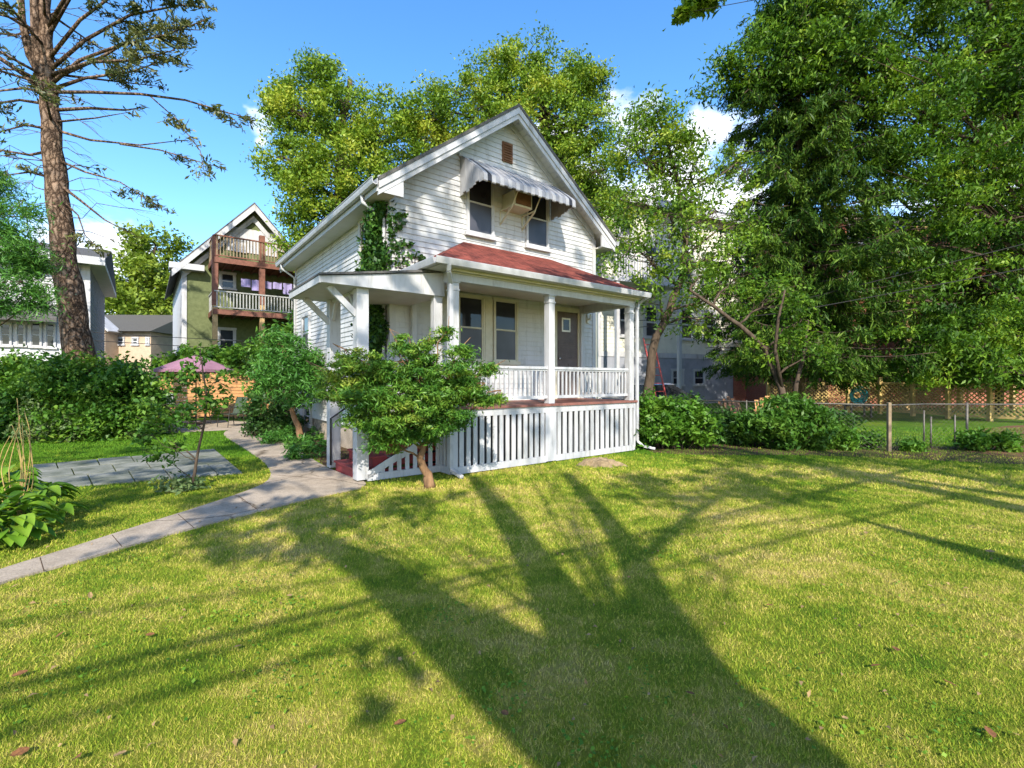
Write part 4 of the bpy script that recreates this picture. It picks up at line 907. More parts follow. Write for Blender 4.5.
# big maple overhanging the right side
make_tree('maple_tree', 'large bright green maple filling the upper right over the lawn', 'tree', base_of(1090, 19),
          [base_of(1090, 19), P(1085, 300, 19), P(1070, 150, 19), P(1040, 0, 19), P(1010, -150, 19)], .36,
          [PX(725, 78, 18.75, 22, 12), PX(762, 68, 18.45, 36, 24), PX(800, 20, 18.00, 50, 36), PX(830, 70, 18.00, 48, 30), PX(775, 118, 19.50, 26, 9), PX(890, 30, 18.00, 60, 54), PX(900, 110, 18.00, 62, 54), PX(970, 60, 17.70, 66, 60),
           PX(1030, 20, 18.00, 60, 40), PX(868, 150, 18.75, 40, 22), PX(930, 180, 18.00, 60, 52), PX(1010, 140, 18.00, 64, 50), PX(895, 235, 18.75, 42, 15), PX(960, 250, 18.00, 50, 22), PX(1030, 215, 18.00, 56, 24), PX(900, 295, 18.00, 40, 13),
           PX(985, 318, 17.25, 46, 26), PX(925, 348, 16.95, 34, 30), PX(1035, 310, 18.00, 46, 26), PX(980, 358, 16.80, 32, 28), PX(860, -40, 18.00, 70, 30), PX(980, -50, 18.00, 80, 30), PX(1020, 372, 17.40, 24, 10)],
          (.21, .075), .56, 130, LF_MAPLE2, M_BARK, None, .12, 53, .35, 10, hollow=.25, over=0, flat=.42, droop=np.array([-.35, -.25, -.9]), droop_w=1.1)
# big spruce, drooping
def conifer(name, label, base, h, rmax, h0, mat, bark, seed, nbr, tr, r0=.05, hang=.45, dens=70, leaf=(.22, .035), sag=-.12, group=None, spread=.1, sublen=1.0, start=.12, parts=('trunk', 'crown')):
    r = np.random.default_rng(seed); base = np.array(base, float); t = thing(name, label, 'tree', base, 0, group); mb = MB()
    tp = np.stack([r.normal(size=9) * .03, r.normal(size=9) * .03, np.linspace(0, h, 9)], 1); mb.tube(tp, np.linspace(tr, .04, 9), 10)
    C, A = [], []
    for i in range(nbr):
        z = h0 + (h - h0) * (i / nbr) ** 1.1 + r.uniform(-.2, .2); a = r.uniform(0, 2 * np.pi) if i else 0
        a = i * 2.399 + r.normal() * .3; ln = rmax * (1 - .82 * (z - h0) / (h - h0)) * r.uniform(.7, 1.12)
        d = np.array([math.cos(a), math.sin(a), 0]); pts = [np.array([0, 0, z]) + d * ln * s + np.array([0, 0, ln * (sag * 4 * s * (1 - s * .55) + .10 * s)]) for s in np.linspace(0, 1, 6)]
        needle_branch(mb, C, A, pts, r0 * (.5 + .5 * ln / rmax), r, start, dens, spread, True, sublen, hang)
    mb.build(parts[0], bark, t, smooth=True); c = np.concatenate(C); ax = np.concatenate(A)
    np_mesh(parts[1], leaf_quads(c, leaf[0], leaf[1], .15, ax + np.array([0, 0, -.35]), 1.2, r, .05), 4, mat, t, r.uniform(0, 1, len(c)))
    return t
conifer('spruce_tree', 'tall dark spruce with drooping branches, tallest tree right of the cottage', base_of(800, 19.5), 26, 4.4, 2.6, LF_SPRUCE, M_BARK, 61, 230, .22, start=.05, dens=95, hang=.85, leaf=(.26, .05), sublen=1.15)
conifer('spruce_tree', 'second dark spruce standing in front of the brick building', base_of(1000, 23), 26, 5.4, 2.4, LF_SPRUCE, M_BARK, 67, 190, .17, start=.04, dens=85, hang=.8, leaf=(.26, .05))

# tall bare-limbed pine on the left
def left_pine():
    r = np.random.default_rng(71); Z = 14.0; base = base_of(92, Z)
    t = thing('pine_tree', 'tall pine with scaly reddish trunk and sparse bare limbs at upper left', 'tree', base); mb = MB(); C, A = [], []
    def q(pp, z0=Z, z1=None):
        z1 = z1 if z1 is not None else z0; n = len(pp); return np.array([P(x, y, z0 + (z1 - z0) * i / (n - 1)) for i, (x, y) in enumerate(pp)]) - base
    tk = q([(87, 435), (79, 355), (71, 300), (62, 240), (56, 180), (51, 120), (47, 70), (44, 10), (42, -60), (42, -140), (44, -220)])
    tki = np.stack([np.interp(np.linspace(0, 10, 41), range(11), tk[:, i]) for i in range(3)], 1); tki[1:] += r.normal(size=(40, 3)) * .025
    mb.tube(tki, np.interp(np.linspace(0, 10, 41), range(11), [.44, .36, .335, .30, .275, .235, .185, .155, .13, .1, .04]) * (1 + r.normal(size=41) * .03), 14)
    for pp, ra in ((([(50, 110), (40, 75), (36, 40), (34, 0), (33, -70)]), [.16, .14, .12, .10, .04]), (([(48, 88), (30, 55), (22, 20), (20, -30)]), [.12, .11, .09, .05]), (([(50, 100), (25, 75), (-5, 55), (-40, 40)]), [.09, .07, .06, .03])):
        mb.tube(q(pp, 14, 13.7), np.array(ra), 8)
    J = lambda pp, z1, r0, st, d=70, sl=.8, hg=.15: needle_branch(mb, C, A, q(pp, 14, z1), r0, r, st, d, .09, True, sl, hg)
    # limbs that show against the sky
    J([(52, 92), (90, 92), (140, 94), (185, 100), (225, 112), (248, 118)], 13.2, .055, .72, 75, .6)
    J([(52, 110), (90, 108), (125, 110), (140, 108)], 14.6, .06, .97, 6, .3)
    J([(54, 122), (95, 118), (130, 112)], 13.6, .035, .9, 6, .3)
    J([(55, 130), (90, 140), (140, 145), (185, 140)], 14.8, .045, .93, 6, .3)
    J([(120, 144), (160, 150), (200, 162), (222, 168)], 13.6, .03, .45, 38, .5, .3)
    J([(58, 160), (85, 172), (120, 182), (158, 206)], 13.4, .04, .62, 60, .55)
    J([(60, 185), (80, 200), (105, 220), (128, 232)], 13.7, .05, .9, 14, .3)
    J([(62, 200), (78, 215), (85, 235), (100, 250)], 13.4, .03, .35, 50, .5)
    J([(150, 96), (175, 118), (200, 150), (205, 176)], 12.8, .02, .25, 46, .5, .3)
    J([(58, 175), (75, 165), (95, 168)], 14.6, .03, .6, 24, .4)
    for (pp, z1) in (([(50, 85), (80, 60), (120, 45), (165, 35), (205, 20)], 13), ([(50, 70), (85, 40), (130, 15), (180, 5), (212, 8)], 13.6), ([(48, 60), (80, 20), (120, -10), (170, -20)], 13), ([(50, 75), (90, 62), (135, 60), (175, 50)], 12.4),
                     ([(46, 40), (80, -20), (130, -60), (190, -60)], 13.5), ([(50, 90), (85, 78), (130, 72), (160, 62)], 15), ([(46, 30), (70, -10), (90, -40), (140, -80)], 12.5), ([(44, 0), (70, -50), (110, -110)], 14), ([(50, 80), (100, 58), (150, 28), (200, 30)], 15.5)):
        J(pp, z1, .06, .38, 70, .85, .05)
    for (pp, z1) in (([(52, 95), (25, 88), (-10, 92), (-50, 80)], 12.8), ([(50, 85), (20, 70), (-20, 68)], 13.5), ([(53, 105), (20, 100), (-20, 106), (-60, 110)], 14.6), ([(55, 130), (25, 125), (-10, 135)], 13), ([(56, 150), (30, 155), (0, 150), (-30, 160)], 14.2), ([(60, 180), (30, 172), (0, 176)], 13.4),
                     ([(46, 40), (20, 20), (-20, 10)], 13), ([(44, 10), (20, -20), (-30, -40)], 13), ([(46, 30), (15, 35), (-30, 30)], 15)):
        J(pp, z1, .05, .35, 55, .8, .05)
    for k in range(34):      # fine bare twigs off the trunk
        z = r.uniform(4.5, 13); a = r.uniform(-.9, .9) + (math.pi if r.uniform() < .35 else 0); ln = r.uniform(.8, 2.6); p0 = np.array([np.interp(z, tki[:, 2], tki[:, i]) for i in range(3)]); d = np.array([math.cos(a), math.sin(a), r.uniform(-.45, .15)])
        q_ = p0 + d * ln; pl = polyline(p0, q_, 6, .06, .14, r); mb.tube(pl, np.linspace(.016, .004, 6), 4)
        for j in range(3): u = pl[r.integers(2, 5)]; mb.tube(polyline(u, u + np.array([d[0] * .6 + r.normal() * .2, r.normal() * .3, -r.uniform(.1, .6)]), 4, 0, .1, r), np.linspace(.007, .003, 4), 3)
    for k in range(26):      # limbs round the back and front
        z = r.uniform(8.5, 18); a = r.uniform(0, 6.28); ln = r.uniform(1.5, 3.2); p0 = np.array([np.interp(z, tki[:, 2], tki[:, i]) for i in range(3)]); d = np.array([math.cos(a), math.sin(a), r.uniform(-.05, .3)])
        if abs(d[1]) < .45: continue
        needle_branch(mb, C, A, [p0 + d * ln * s for s in np.linspace(0, 1, 5)], .045, r, .4, 55, .09, True, .7, .05)
    mb.build('trunk', M_PBARK, t, smooth=True); c = np.concatenate(C); ax = np.concatenate(A)
    np_mesh('crown', leaf_quads(c, .20, .05, .2, ax, 1.0, r, .05), 4, LF_PINE, t, r.uniform(0, 1, len(c)))
left_pine()
make_tree('young_conifer', 'fluffy bright green young conifer at the far left edge', 'tree', base_of(-75, 10.5),
          [base_of(-75, 10.5), P(-60, 330, 10.5), P(-55, 250, 10.5), P(-60, 150, 10.5)], .12,
          [PX(-30, 200, 10.5, 34, 24), PX(8, 215, 10.2, 28, 30), PX(-10, 250, 10, 36, 34), PX(22, 255, 10.3, 22, 20), PX(5, 292, 10, 30, 28), PX(33, 300, 10.4, 18, 14), PX(-40, 300, 10.4, 40, 30), PX(-60, 150, 10.6, 36, 24), PX(38, 270, 10.6, 12, 6), PX(-5, 180, 10.6, 18, 12)],
          (.15, .022), .24, 95, LF_FERN, M_BARK, None, .04, 77, .3, 12, hollow=.2)
# distant trees closing the gaps between the houses
for i, (px, Z, w, hh) in enumerate(((215, 62, 60, 70), (30, 58, 70, 60), (690, 60, 60, 90), (790, 58, 70, 95), (640, 66, 50, 70), (-80, 60, 90, 90), (900, 62, 90, 80), (1080, 60, 90, 80))):
    lab = ['distant tree rising beyond the green house roof', 'distant tree beyond the grey house at left', 'distant tree beyond the off white apartment block', 'distant tree beyond the gap left of the brick building',
           'distant tree just right of the cottage, beyond the off white block', 'distant tree beyond the left edge of the grey house', 'distant tree beyond the brick building', 'distant tree beyond the right end of the brick building'][i]
    y0 = 380
    make_tree('distant_tree', lab, 'tree', base_of(px, Z), [base_of(px, Z), P(px, 350, Z), P(px + 3, 380 - hh * .7, Z)], .35,
              [PX(px - w * .25, 380 - hh * .45, Z, w * .33, 22), PX(px + w * .25, 380 - hh * .4, Z, w * .33, 22), PX(px, 380 - hh * .75, Z, w * .3, 22), PX(px, 380 - hh * .3, Z, w * .4, 24)],
              (.6, .34), 1.1, 50, LF_FAR, M_BARK, 'distant trees between the houses', .2, 90 + i, .5, 4)

# ---------------------------------------------------------------- trees behind the photographer, known by their shadows
def cast(px, py, Y, w=0.0):
    s = G(px, py, w); t = s[1] - Y; return np.array([s[0] - SDX * t, Y, w + TAN * t])
def cast3(p, Y):
    t = p[1] - Y; return np.array([p[0] - SDX * t, Y, p[2] + TAN * t])
def hw(u, v, w): x, y = HS.wld(u, v); return np.array([x, y, w])
def shade_trees():
    Y = -5.5; c0 = cast(705, 768, Y); b0 = np.array([c0[0] + .1, Y, 0.0])
    rr = 20
    L = []
    def lobe(p, r_, n): L.append((np.array(p), (r_, r_, r_ * .8), n))
    for (px, py, r_, n, y) in ((300, 520, .9, 22, -5.2), (310, 540, .4, 5, -5), (235, 500, 1.0, 22, -6), (180, 470, 1.0, 18, -5.5), (320, 460, 1.3, 36, -5.5), (420, 500, .6, 8, -5), (120, 500, .8, 12, -6),
                               (660, 490, .8, 18, -6), (720, 480, .8, 18, -5), (780, 495, .5, 10, -6), (860, 475, .6, 8, -6.5), (760, 465, 1.0, 16, -7), (250, 445, 1.2, 22, -6),
                               (388, 672, .03, 1, -4.6), (100, 455, 1.2, 20, -6)):
        lobe(cast(px, py, y), r_, n)
    for (u, v, w, r_, n, y) in ((.6, 1.6, 5.9, .9, 26, -5.5), (1.6, 1.6, 6.6, .9, 30, -5.0), (2.4, 1.6, 7.2, .8, 26, -6.3), (3.2, 1.6, 6.7, .9, 28, -6), (4.4, 1.6, 6.0, .7, 20, -5.5), (2.2, 1.0, 5.9, .9, 16, -5.2), (.3, 1.6, 4.6, .7, 12, -5), (4.6, 1.6, 5.4, .8, 10, -5), (.2, 1.6, 5.0, .9, 15, -6), (3.0, 0, 3.6, .8, 12, -5.5), (.5, 0, 3.0, .8, 12, -5), (2.0, 0, 1.0, .7, 8, -6), (3.8, 0, 1.2, .7, 8, -5.2),
                               (-1.0, .3, 3.0, .8, 13, -5.6), (-1.4, .4, 1.0, .7, 10, -5), (2.2, 1.3, 7.5, 1.0, 16, -6), (-.4, 4, 4.6, 1.2, 16, -5.5), (-.4, 6.5, 3.0, 1.2, 14, -6), (2.4, 0, 3.4, .6, 8, -6.5)):
        lobe(cast3(hw(u, v, w), y), r_, max(3, int(n * .72)))
    top = np.array([b0[0] - .4, Y, 15.0])
    fork = cast(590, 655, Y)
    limbs = []
    def lim(pp, ra, y0=Y, y1=Y): limbs.append(([cast(x, y, y0 + (y1 - y0) * i / (len(pp) - 1)) for i, (x, y) in enumerate(pp)], np.array(ra)))
    lim([(650, 745), (560, 695), (487, 652), (425, 608), (375, 567), (320, 543), (288, 522)], [.36, .34, .27, .215, .18, .13, .07], Y, -5.0)
    lim([(630, 700), (594, 650), (560, 600), (530, 556), (500, 512), (474, 478)], [.36, .29, .23, .18, .15, .12], Y, -6)
    lim([(680, 690), (662, 632), (648, 594), (630, 552), (600, 512), (566, 474)], [.36, .24, .17, .145, .13, .11], Y, -5.6)
    lim([(640, 560), (690, 515), (740, 485), (790, 470)], [.08, .06, .05, .03], Y, -5)
    lim([(420, 578), (370, 600), (330, 612)], [.06, .04, .02], Y, -4.7)
    limbs.append(([b0, np.array([b0[0] - .03, Y, 2.5]), c0, cast(672, 720, Y), cast(640, 668, Y), cast(630, 634, Y), cast(624, 612, Y)], np.array([.80, .68, .60, .56, .44, .27, .10])))
    t = make_tree('oak_tree', 'broad forked oak behind the photographer whose shadow crosses the lawn', 'tree', b0,
                  [b0, np.array([b0[0] - .03, Y, 2.5]), c0, cast(668, 715, Y), cast(655, 690, Y)], .40, L, (.19, .12), .21, 24, LF_MAPLE, M_BARK, None, .022, 101, .4, 1, hollow=.1, extra_limbs=limbs)
    # a twiggy bough of the same kind of tree reaching over the lawn
    Y2 = -4.0; b1 = np.array([9.2, Y2, 0])
    limbs2 = []
    def lim2(pp, ra, y=Y2): limbs2.append(([cast(x, yy, y) for (x, yy) in pp], np.array(ra)))
    lim2([(1130, 600), (1024, 566), (930, 540), (842, 515)], [.25, .19, .11, .02]); lim2([(1140, 520), (1024, 498), (920, 482), (832, 467)], [.2, .15, .1, .03])
    lim2([(1160, 478), (1024, 470), (930, 466)], [.14, .1, .04])
    make_tree('oak_tree', 'second oak behind the photographer casting pointed limb shadows at right', 'tree', b1, [b1, np.array([9.2, Y2, 3]), np.array([9.0, Y2, 7]), np.array([8.6, Y2, 11])], .4,
              [(cast(x, y, Y2 + dy), (r_, r_, r_ * .8), n) for (x, y, dy, r_, n) in ((900, 462, 0, .9, 20), (1000, 461, -.5, 1.0, 20), (820, 458, 0, .9, 20), (740, 455, -.6, .8, 14), (1100, 470, 0, 1.2, 20), (960, 455, 0, 1.5, 22))],
              (.14, .085), .30, 30, LF_MAPLE, M_BARK, None, .07, 103, .4, 5, hollow=.1, extra_limbs=limbs2)
    # maple bough whose leaf tips hang into the top of the view
    b2 = np.array([7.5, -1.5, 0])
    make_tree('maple_tree', 'maple beside the photographer, its bough tip hanging into the top of the sky', 'tree', b2, [b2, np.array([7.4, -1.5, 4]), np.array([6.8, -1.2, 8]), np.array([6, -1, 10])], .3,
              [PX(697, 0, 6, 17, 12, .5), PX(684, 13, 6, 7, 5, .5), PX(715, -8, 6, 13, 9, .5), PX(705, -60, 6, 46, 30), PX(760, -140, 5.5, 70, 34), PX(850, -260, 5, 80, 30)],
              (.10, .07), .10, 40, LF_MAPLE, M_BARK, None, .02, 107, .5, 0, over=0)
shade_trees()

# ================================================================== SHRUBS AND PLANTS
def yew():
    Z = 7.1; b = base_of(430, 7.15)
    make_tree('yew_shrub', 'wide sculpted yew with a crooked bare trunk before the porch steps', 'shrub', b,
              [b, P(428, 474, 7.12), P(421, 462, 7.1), P(424, 446, 7.05), P(434, 430, 7.0), P(428, 410, 7.0)], .072,
              [PX(360, 372, 6.9, 34, 30, .42), PX(405, 366, 7.0, 36, 32, .42), PX(452, 374, 6.9, 36, 32, .42), PX(345, 393, 6.9, 24, 22, .45), PX(388, 395, 6.8, 38, 36, .42), PX(432, 396, 6.8, 38, 36, .42), PX(474, 390, 6.9, 26, 22, .42), PX(488, 398, 7.0, 14, 9, .5),
               PX(405, 424, 6.75, 34, 28, .40), PX(372, 420, 6.85, 26, 18, .42), PX(450, 420, 6.85, 26, 18, .42), PX(384, 443, 6.9, 17, 11, .5), PX(425, 432, 6.9, 24, 18, .45), PX(405, 405, 6.9, 40, 34, .5), PX(445, 408, 6.9, 34, 24, .5), PX(415, 383, 7.1, 30, 20, .6), PX(370, 388, 7.1, 26, 16, .6), PX(455, 388, 7.1, 26, 16, .6),
               PX(430, 345, 7.0, 6, 5, 2.6), PX(352, 357, 6.9, 9, 6, 1.3), PX(397, 345, 7.0, 9, 6, 1.4), PX(462, 352, 7.0, 9, 6, 1.4), PX(330, 378, 6.9, 9, 6), PX(490, 370, 7.0, 9, 6, .6), PX(445, 335, 7.0, 4, 3, 2), PX(413, 350, 7, 6, 4, 1.6)],
              (.075, .02), .115, 150, LF_YEW, M_YBARK, None, .03, 111, .5, 8, hollow=.25, flat=.42)
yew()
make_tree('small_tree', 'small feathery tree with bent trunk beside the concrete path', 'tree', base_of(303, 12.2),
          [base_of(303, 12.2), P(298, 428, 12.2), P(293, 410, 12.2), P(297, 390, 12.2), P(294, 370, 12.2)], .085,
          [PX(294, 368, 12.2, 24, 30), PX(272, 382, 12, 15, 14), PX(312, 378, 12, 18, 18), PX(282, 348, 12.3, 18, 16), PX(302, 395, 12, 16, 12), PX(268, 360, 12.3, 11, 8), PX(318, 358, 12.3, 12, 8)],
          (.15, .035), .26, 85, LF_FERN, M_YBARK, None, .03, 121, .5, 10, hollow=.2)
shrub('leafy_shrub', 'dark leafy shrub under the small feathery tree', 'shrub', base_of(268, 13.4), [PX(268, 415, 13.4, 22, 36), PX(288, 420, 13.2, 14, 16), PX(252, 425, 13.6, 10, 10)], (.13, .06), .22, 60, LF_DBUSH, seed=131)
shrub('leafy_shrub', 'tall pale green shrub growing against the green house balconies', 'shrub', base_of(272, 19), [PX(282, 345, 19, 18, 22), PX(298, 325, 18.5, 14, 16), PX(270, 365, 18.5, 16, 16), PX(300, 350, 18, 16, 16)], (.2, .1), .35, 50, LF_HEDGE, seed=133)
for i, (x, y) in enumerate(((272, 444), (284, 441), (296, 449), (308, 452), (318, 440), (303, 460))):
    g = G(x, y); shrub('fern', 'low fern in the bed beside the path, under the feathery tree', 'fern', g, [(g + np.array([0, 0, .14]), (.32, .32, .16), 22)], (.16, .03), .1, 22, LF_FERN, stems=8, stem_r=.004, seed=140 + i, up=.8, group='ferns beside the path')
# vine covered hedge
shrub('vine_hedge', 'large vine covered hedge behind the left lawn', 'hedge', base_of(80, 14),
      [PX(-60, 400, 13.4, 44, 50), PX(-5, 398, 13.4, 42, 60), PX(45, 400, 13.3, 40, 60), PX(85, 396, 13.5, 38, 60), PX(125, 402, 13.5, 34, 50), PX(145, 400, 14, 18, 20), PX(30, 420, 12.9, 28, 36), PX(75, 420, 12.9, 28, 36), PX(115, 422, 13, 24, 30), PX(60, 378, 13.8, 24, 26), PX(20, 376, 13.8, 24, 24), PX(120, 378, 14, 20, 20), PX(-60, 430, 13, 30, 24), PX(-20, 425, 12.8, 28, 24)],
      (.125, .085), .32, 110, LF_HEDGE, seed=151, up=.7, stems=3, hollow=.6, droop=np.array([0, -.3, -1.0]), droop_w=1.0)
shrub('leafy_shrub', 'grey green shrub at the foot of the vine covered hedge', 'shrub', base_of(48, 12.4), [PX(38, 425, 12.4, 22, 30), PX(66, 428, 12.5, 16, 20)], (.1, .05), .2, 60, LF_LAVEND, seed=153)
shrub('leafy_shrub', 'loose shrub left of the patio furniture', 'shrub', base_of(150, 14.6), [PX(140, 420, 14.6, 14, 16), PX(158, 426, 14.4, 10, 9), PX(126, 428, 14, 12, 12)], (.13, .07), .25, 45, LF_LAVEND, seed=155)
shrub('climbing_vine', 'vine spilling over the top of the orange slat fence', 'vine', base_of(215, 20.3), [PX(170, 366, 20.3, 12, 16), PX(190, 362, 20.3, 12, 16), PX(212, 362, 20.3, 13, 18), PX(232, 360, 20.3, 14, 18), PX(250, 358, 20.2, 14, 18), PX(266, 372, 20.1, 12, 14), PX(264, 392, 20.1, 8, 8)], (.2, .13), .34, 55, LF_HEDGE, seed=157, hollow=.3)
# shrubs along the chain-link fence
shrub('leafy_shrub', 'bright green rounded shrub against the right porch corner', 'shrub', base_of(680, 11.2), [PX(672, 420, 11.1, 28, 50), PX(695, 425, 11.2, 22, 36), PX(655, 412, 11.3, 20, 30), PX(705, 432, 11.0, 13, 14), PX(650, 432, 11.2, 16, 16)], (.12, .06), .17, 85, LF_BUSH, seed=161, stems=10, flat=.6)
shrub('leafy_shrub', 'wide dark green shrub by the chain link fence, right of the bright shrub', 'shrub', base_of(790, 11.5), [PX(772, 425, 11.2, 26, 50), PX(805, 425, 11.2, 26, 50), PX(790, 412, 11.6, 24, 36), PX(828, 432, 11.3, 16, 18), PX(750, 428, 11.5, 14, 16), PX(840, 418, 11.6, 12, 10)], (.13, .05), .19, 95, LF_BUSH2, seed=163, stems=10, flat=.5, droop=np.array([0, -.3, -.8]), droop_w=.8)
shrub('leafy_shrub', 'dark shrub between the two green shrubs by the fence', 'shrub', base_of(733, 12), [PX(732, 430, 12, 20, 34), PX(722, 426, 12.2, 14, 16)], (.09, .05), .18, 70, LF_DBUSH, seed=165)
for i, (x, y, z, rp, lab) in enumerate(((975, 440, 10.8, 10, 'small weedy plant at the foot of the gate in the wire fence'), (1005, 443, 10.7, 11, 'small weedy plant on the mulch at the right edge'), (845, 442, 11, 9, 'small weedy plant by the fence right of the wide shrub'), (912, 447, 10.8, 7, 'small weedy plant between two fence posts'), (690, 405, 13.5, 16, 'loose weedy plant behind the bright rounded shrub'), (870, 440, 11.1, 8, 'small weedy plant left of the wooden fence post'))):
    shrub('weedy_plant', lab, 'plant', base_of(x, z), [PX(x, y, z, rp, 22)], (.13, .05), .14, 34, LF_BUSH if i != 4 else LF_DBUSH, seed=170 + i, stem_r=.006, group='weeds along the wire fence')

# ivy climbing the cottage corner
def ivy():
    r = np.random.default_rng(181); b = HS.wld(GL - .05, D + .8); t = thing('climbing_ivy', 'dark ivy climbing the front left corner of the cottage', 'ivy', (*b, 0)); t.rotation_euler = (0, 0, YAW)
    C, A = [], []
    # stems (local u, v, w relative to the root)
    mb = MB(); du0, dv0 = GL - .05, D + .8
    for k in range(12):
        p0 = np.array([-.03, r.normal() * .25, 0]); top = r.uniform(3.0, 5.0); pts = [p0 + np.array([0, np.sin(z * 1.3 + k) * .12 + (z / 5) * r.normal() * .1 - .05 * z * (k % 3 - 1), z]) for z in np.linspace(0, top, 9)]
        mb.tube(pts, np.linspace(.018, .005, 9), 5)
    n = 15000; w = r.uniform(.4, 4.95, n); cen = .05 * np.sin(w * 2.2) + np.interp(w, [0, 2, 4, 5], [-.1, -.15, -.3, -.4]); hwid = np.interp(w, [0, 1, 2.2, 3.2, 4.2, 4.95], [.42, .5, .52, .46, .45, .3]) * (1 + .3 * np.sin(w * 5 + 1))
    v = cen + r.uniform(-1, 1, n) * hwid
    keep = (v > -.86) & (np.sin(v * 9 + w * 4) + r.normal(size=n) * .7 > -.75)
    pts = np.stack([-np.abs(r.normal(size=n)) * .10 - .02, v, w], 1)[keep]; C.append(pts)
    nor = []
    # runners creeping round onto the gable wall
    for (w0, u1, dw) in ((4.7, .35, .05), (4.4, .35, .2), (4.1, .5, .12), (3.9, .75, .12), (3.75, .9, -.05)):
        m = 70; s = r.uniform(0, 1, m) ** 1.4; q_ = np.stack([s * u1 - .02, np.full(m, -.84) - np.abs(r.normal(size=m)) * .04, w0 + dw * s + r.normal(size=m) * (.10 * (1 - s) + .025)], 1); C.append(q_)
        mb.tube([(0, -.83, w0), (u1 * .5, -.84, w0 + dw * .5), (u1, -.835, w0 + dw)], .006, 4)
    c = np.concatenate(C)
    mb.build('stem', M_BARK, t, smooth=True); o = np_mesh('foliage', leaf_quads(c, .10, .07, .25, np.array([-.25, -.25, -1.0]), 1.0, r), 4, LF_VINE, t, r.uniform(0, 1, len(c)))
ivy()

# hosta clumps: broad ribbed leaves in a rosette
def hosta(b, n, rad, seed, label):
    r = np.random.default_rng(seed); t = thing('hosta_plant', label, 'plant', b, 0, 'hostas at the left edge'); mats = []
    mb = MB(); rn = []
    for k in range(n):
        a = r.uniform(0, 6.283); ring = r.uniform(0, 1); rl = .10 + rad * (.25 + .75 * ring) * r.uniform(.8, 1.1); ln = r.uniform(.15, .25); wd = ln * r.uniform(.6, .75); el0 = .42 - .32 * ring + r.normal() * .03
        d = np.array([math.cos(a), math.sin(a), 0]); sd = np.array([-d[1], d[0], 0]); p0 = d * rl * .55 + np.array([0, 0, max(.07, el0)])
        vs = []; ns = 6
        for i in range(ns + 1):
            s = i / ns; w_ = wd * .5 * (math.sin(math.pi * s ** .75)) ** .8 if 0 < s < 1 else .004; cz = p0[2] + ln * (.28 * s - .62 * s * s); c = p0 + d * ln * s; c[2] = max(.02, cz)
            for j, e in enumerate((-1, -.5, 0, .5, 1)): vs.append(c + sd * w_ * e + np.array([0, 0, .035 * abs(e) * (w_ / .1) - (.006 if j % 2 else 0)]))
        fs = [(i * 5 + j, i * 5 + j + 1, i * 5 + j + 6, i * 5 + j + 5) for i in range(ns) for j in range(4)]; mb.add([tuple(x) for x in vs], fs); rn += [r.uniform(0, 1)] * len(vs)
    me = bpy.data.meshes.new('foliage'); me.from_pydata(mb.v, [], mb.f); me.update(); at = me.attributes.new('rnd', 'FLOAT', 'POINT'); at.data.foreach_set('value', np.array(rn, np.float32)); me.materials.append(LF_HOSTA)
    for p in me.polygons: p.use_smooth = True
    o = bpy.data.objects.new('foliage', me); COL.objects.link(o); o.parent = t
    st = MB()
    for k in range(n // 2): a = r.uniform(0, 6.283); st.tube([(0, 0, 0), (math.cos(a) * rad * .3, math.sin(a) * rad * .3, .15), (math.cos(a) * rad * .5, math.sin(a) * rad * .5, .2)], .008, 5)
    st.build('stem', LF_HOSTA, t)
for (x, y, n, rad, sd, lab) in ((8, 545, 60, .36, 191, 'broad leaved hosta cut by the left edge, nearest the path'), (38, 522, 60, .34, 193, 'broad leaved hosta under the dry stalks, right of the nearest hosta'), (-40, 530, 56, .4, 195, 'broad leaved hosta mostly outside the left edge'), (10, 503, 56, .34, 197, 'broad leaved hosta behind the dry stalks')):
    hosta(G(x, y), n, rad, sd, lab)
def stalks():
    b = G(20, 515); r = np.random.default_rng(199); t = thing('dry_stalks', 'bundle of dry yellow flower stalks above the hostas', 'plant', b); Z = b[1]
    for pp in ([(22, 510), (26, 470), (20, 430), (17, 398)], [(20, 512), (30, 460), (30, 430), (24, 410)], [(18, 512), (24, 475), (18, 440), (12, 425)], [(14, 512), (8, 470), (18, 430), (20, 415)], [(25, 515), (34, 480), (31, 445), (26, 430)], [(20, 515), (28, 490), (32, 460), (28, 435)], [(12, 515), (0, 470), (10, 445), (18, 428)], [(22, 515), (20, 480), (24, 450), (22, 420)], [(8, 515), (-5, 480), (2, 450), (10, 436)], [(16, 515), (22, 490), (21, 462), (17, 445)]):
        mb = MB(); dz = r.uniform(-.15, .15); pts = np.array([P(x, y, Z + dz) for x, y in pp]) - b; pts[0, 2] = 0; tt = np.linspace(0, 3, 13); pi = np.stack([np.interp(tt, range(4), pts[:, i]) for i in range(3)], 1); pi[1:-1] = (pi[:-2] + pi[1:-1] * 2 + pi[2:]) / 4
        mb.tube(pi, np.linspace(.007, .003, 13), 5)
        mb.build('stalk', M_STALK, t, smooth=True)
stalks()
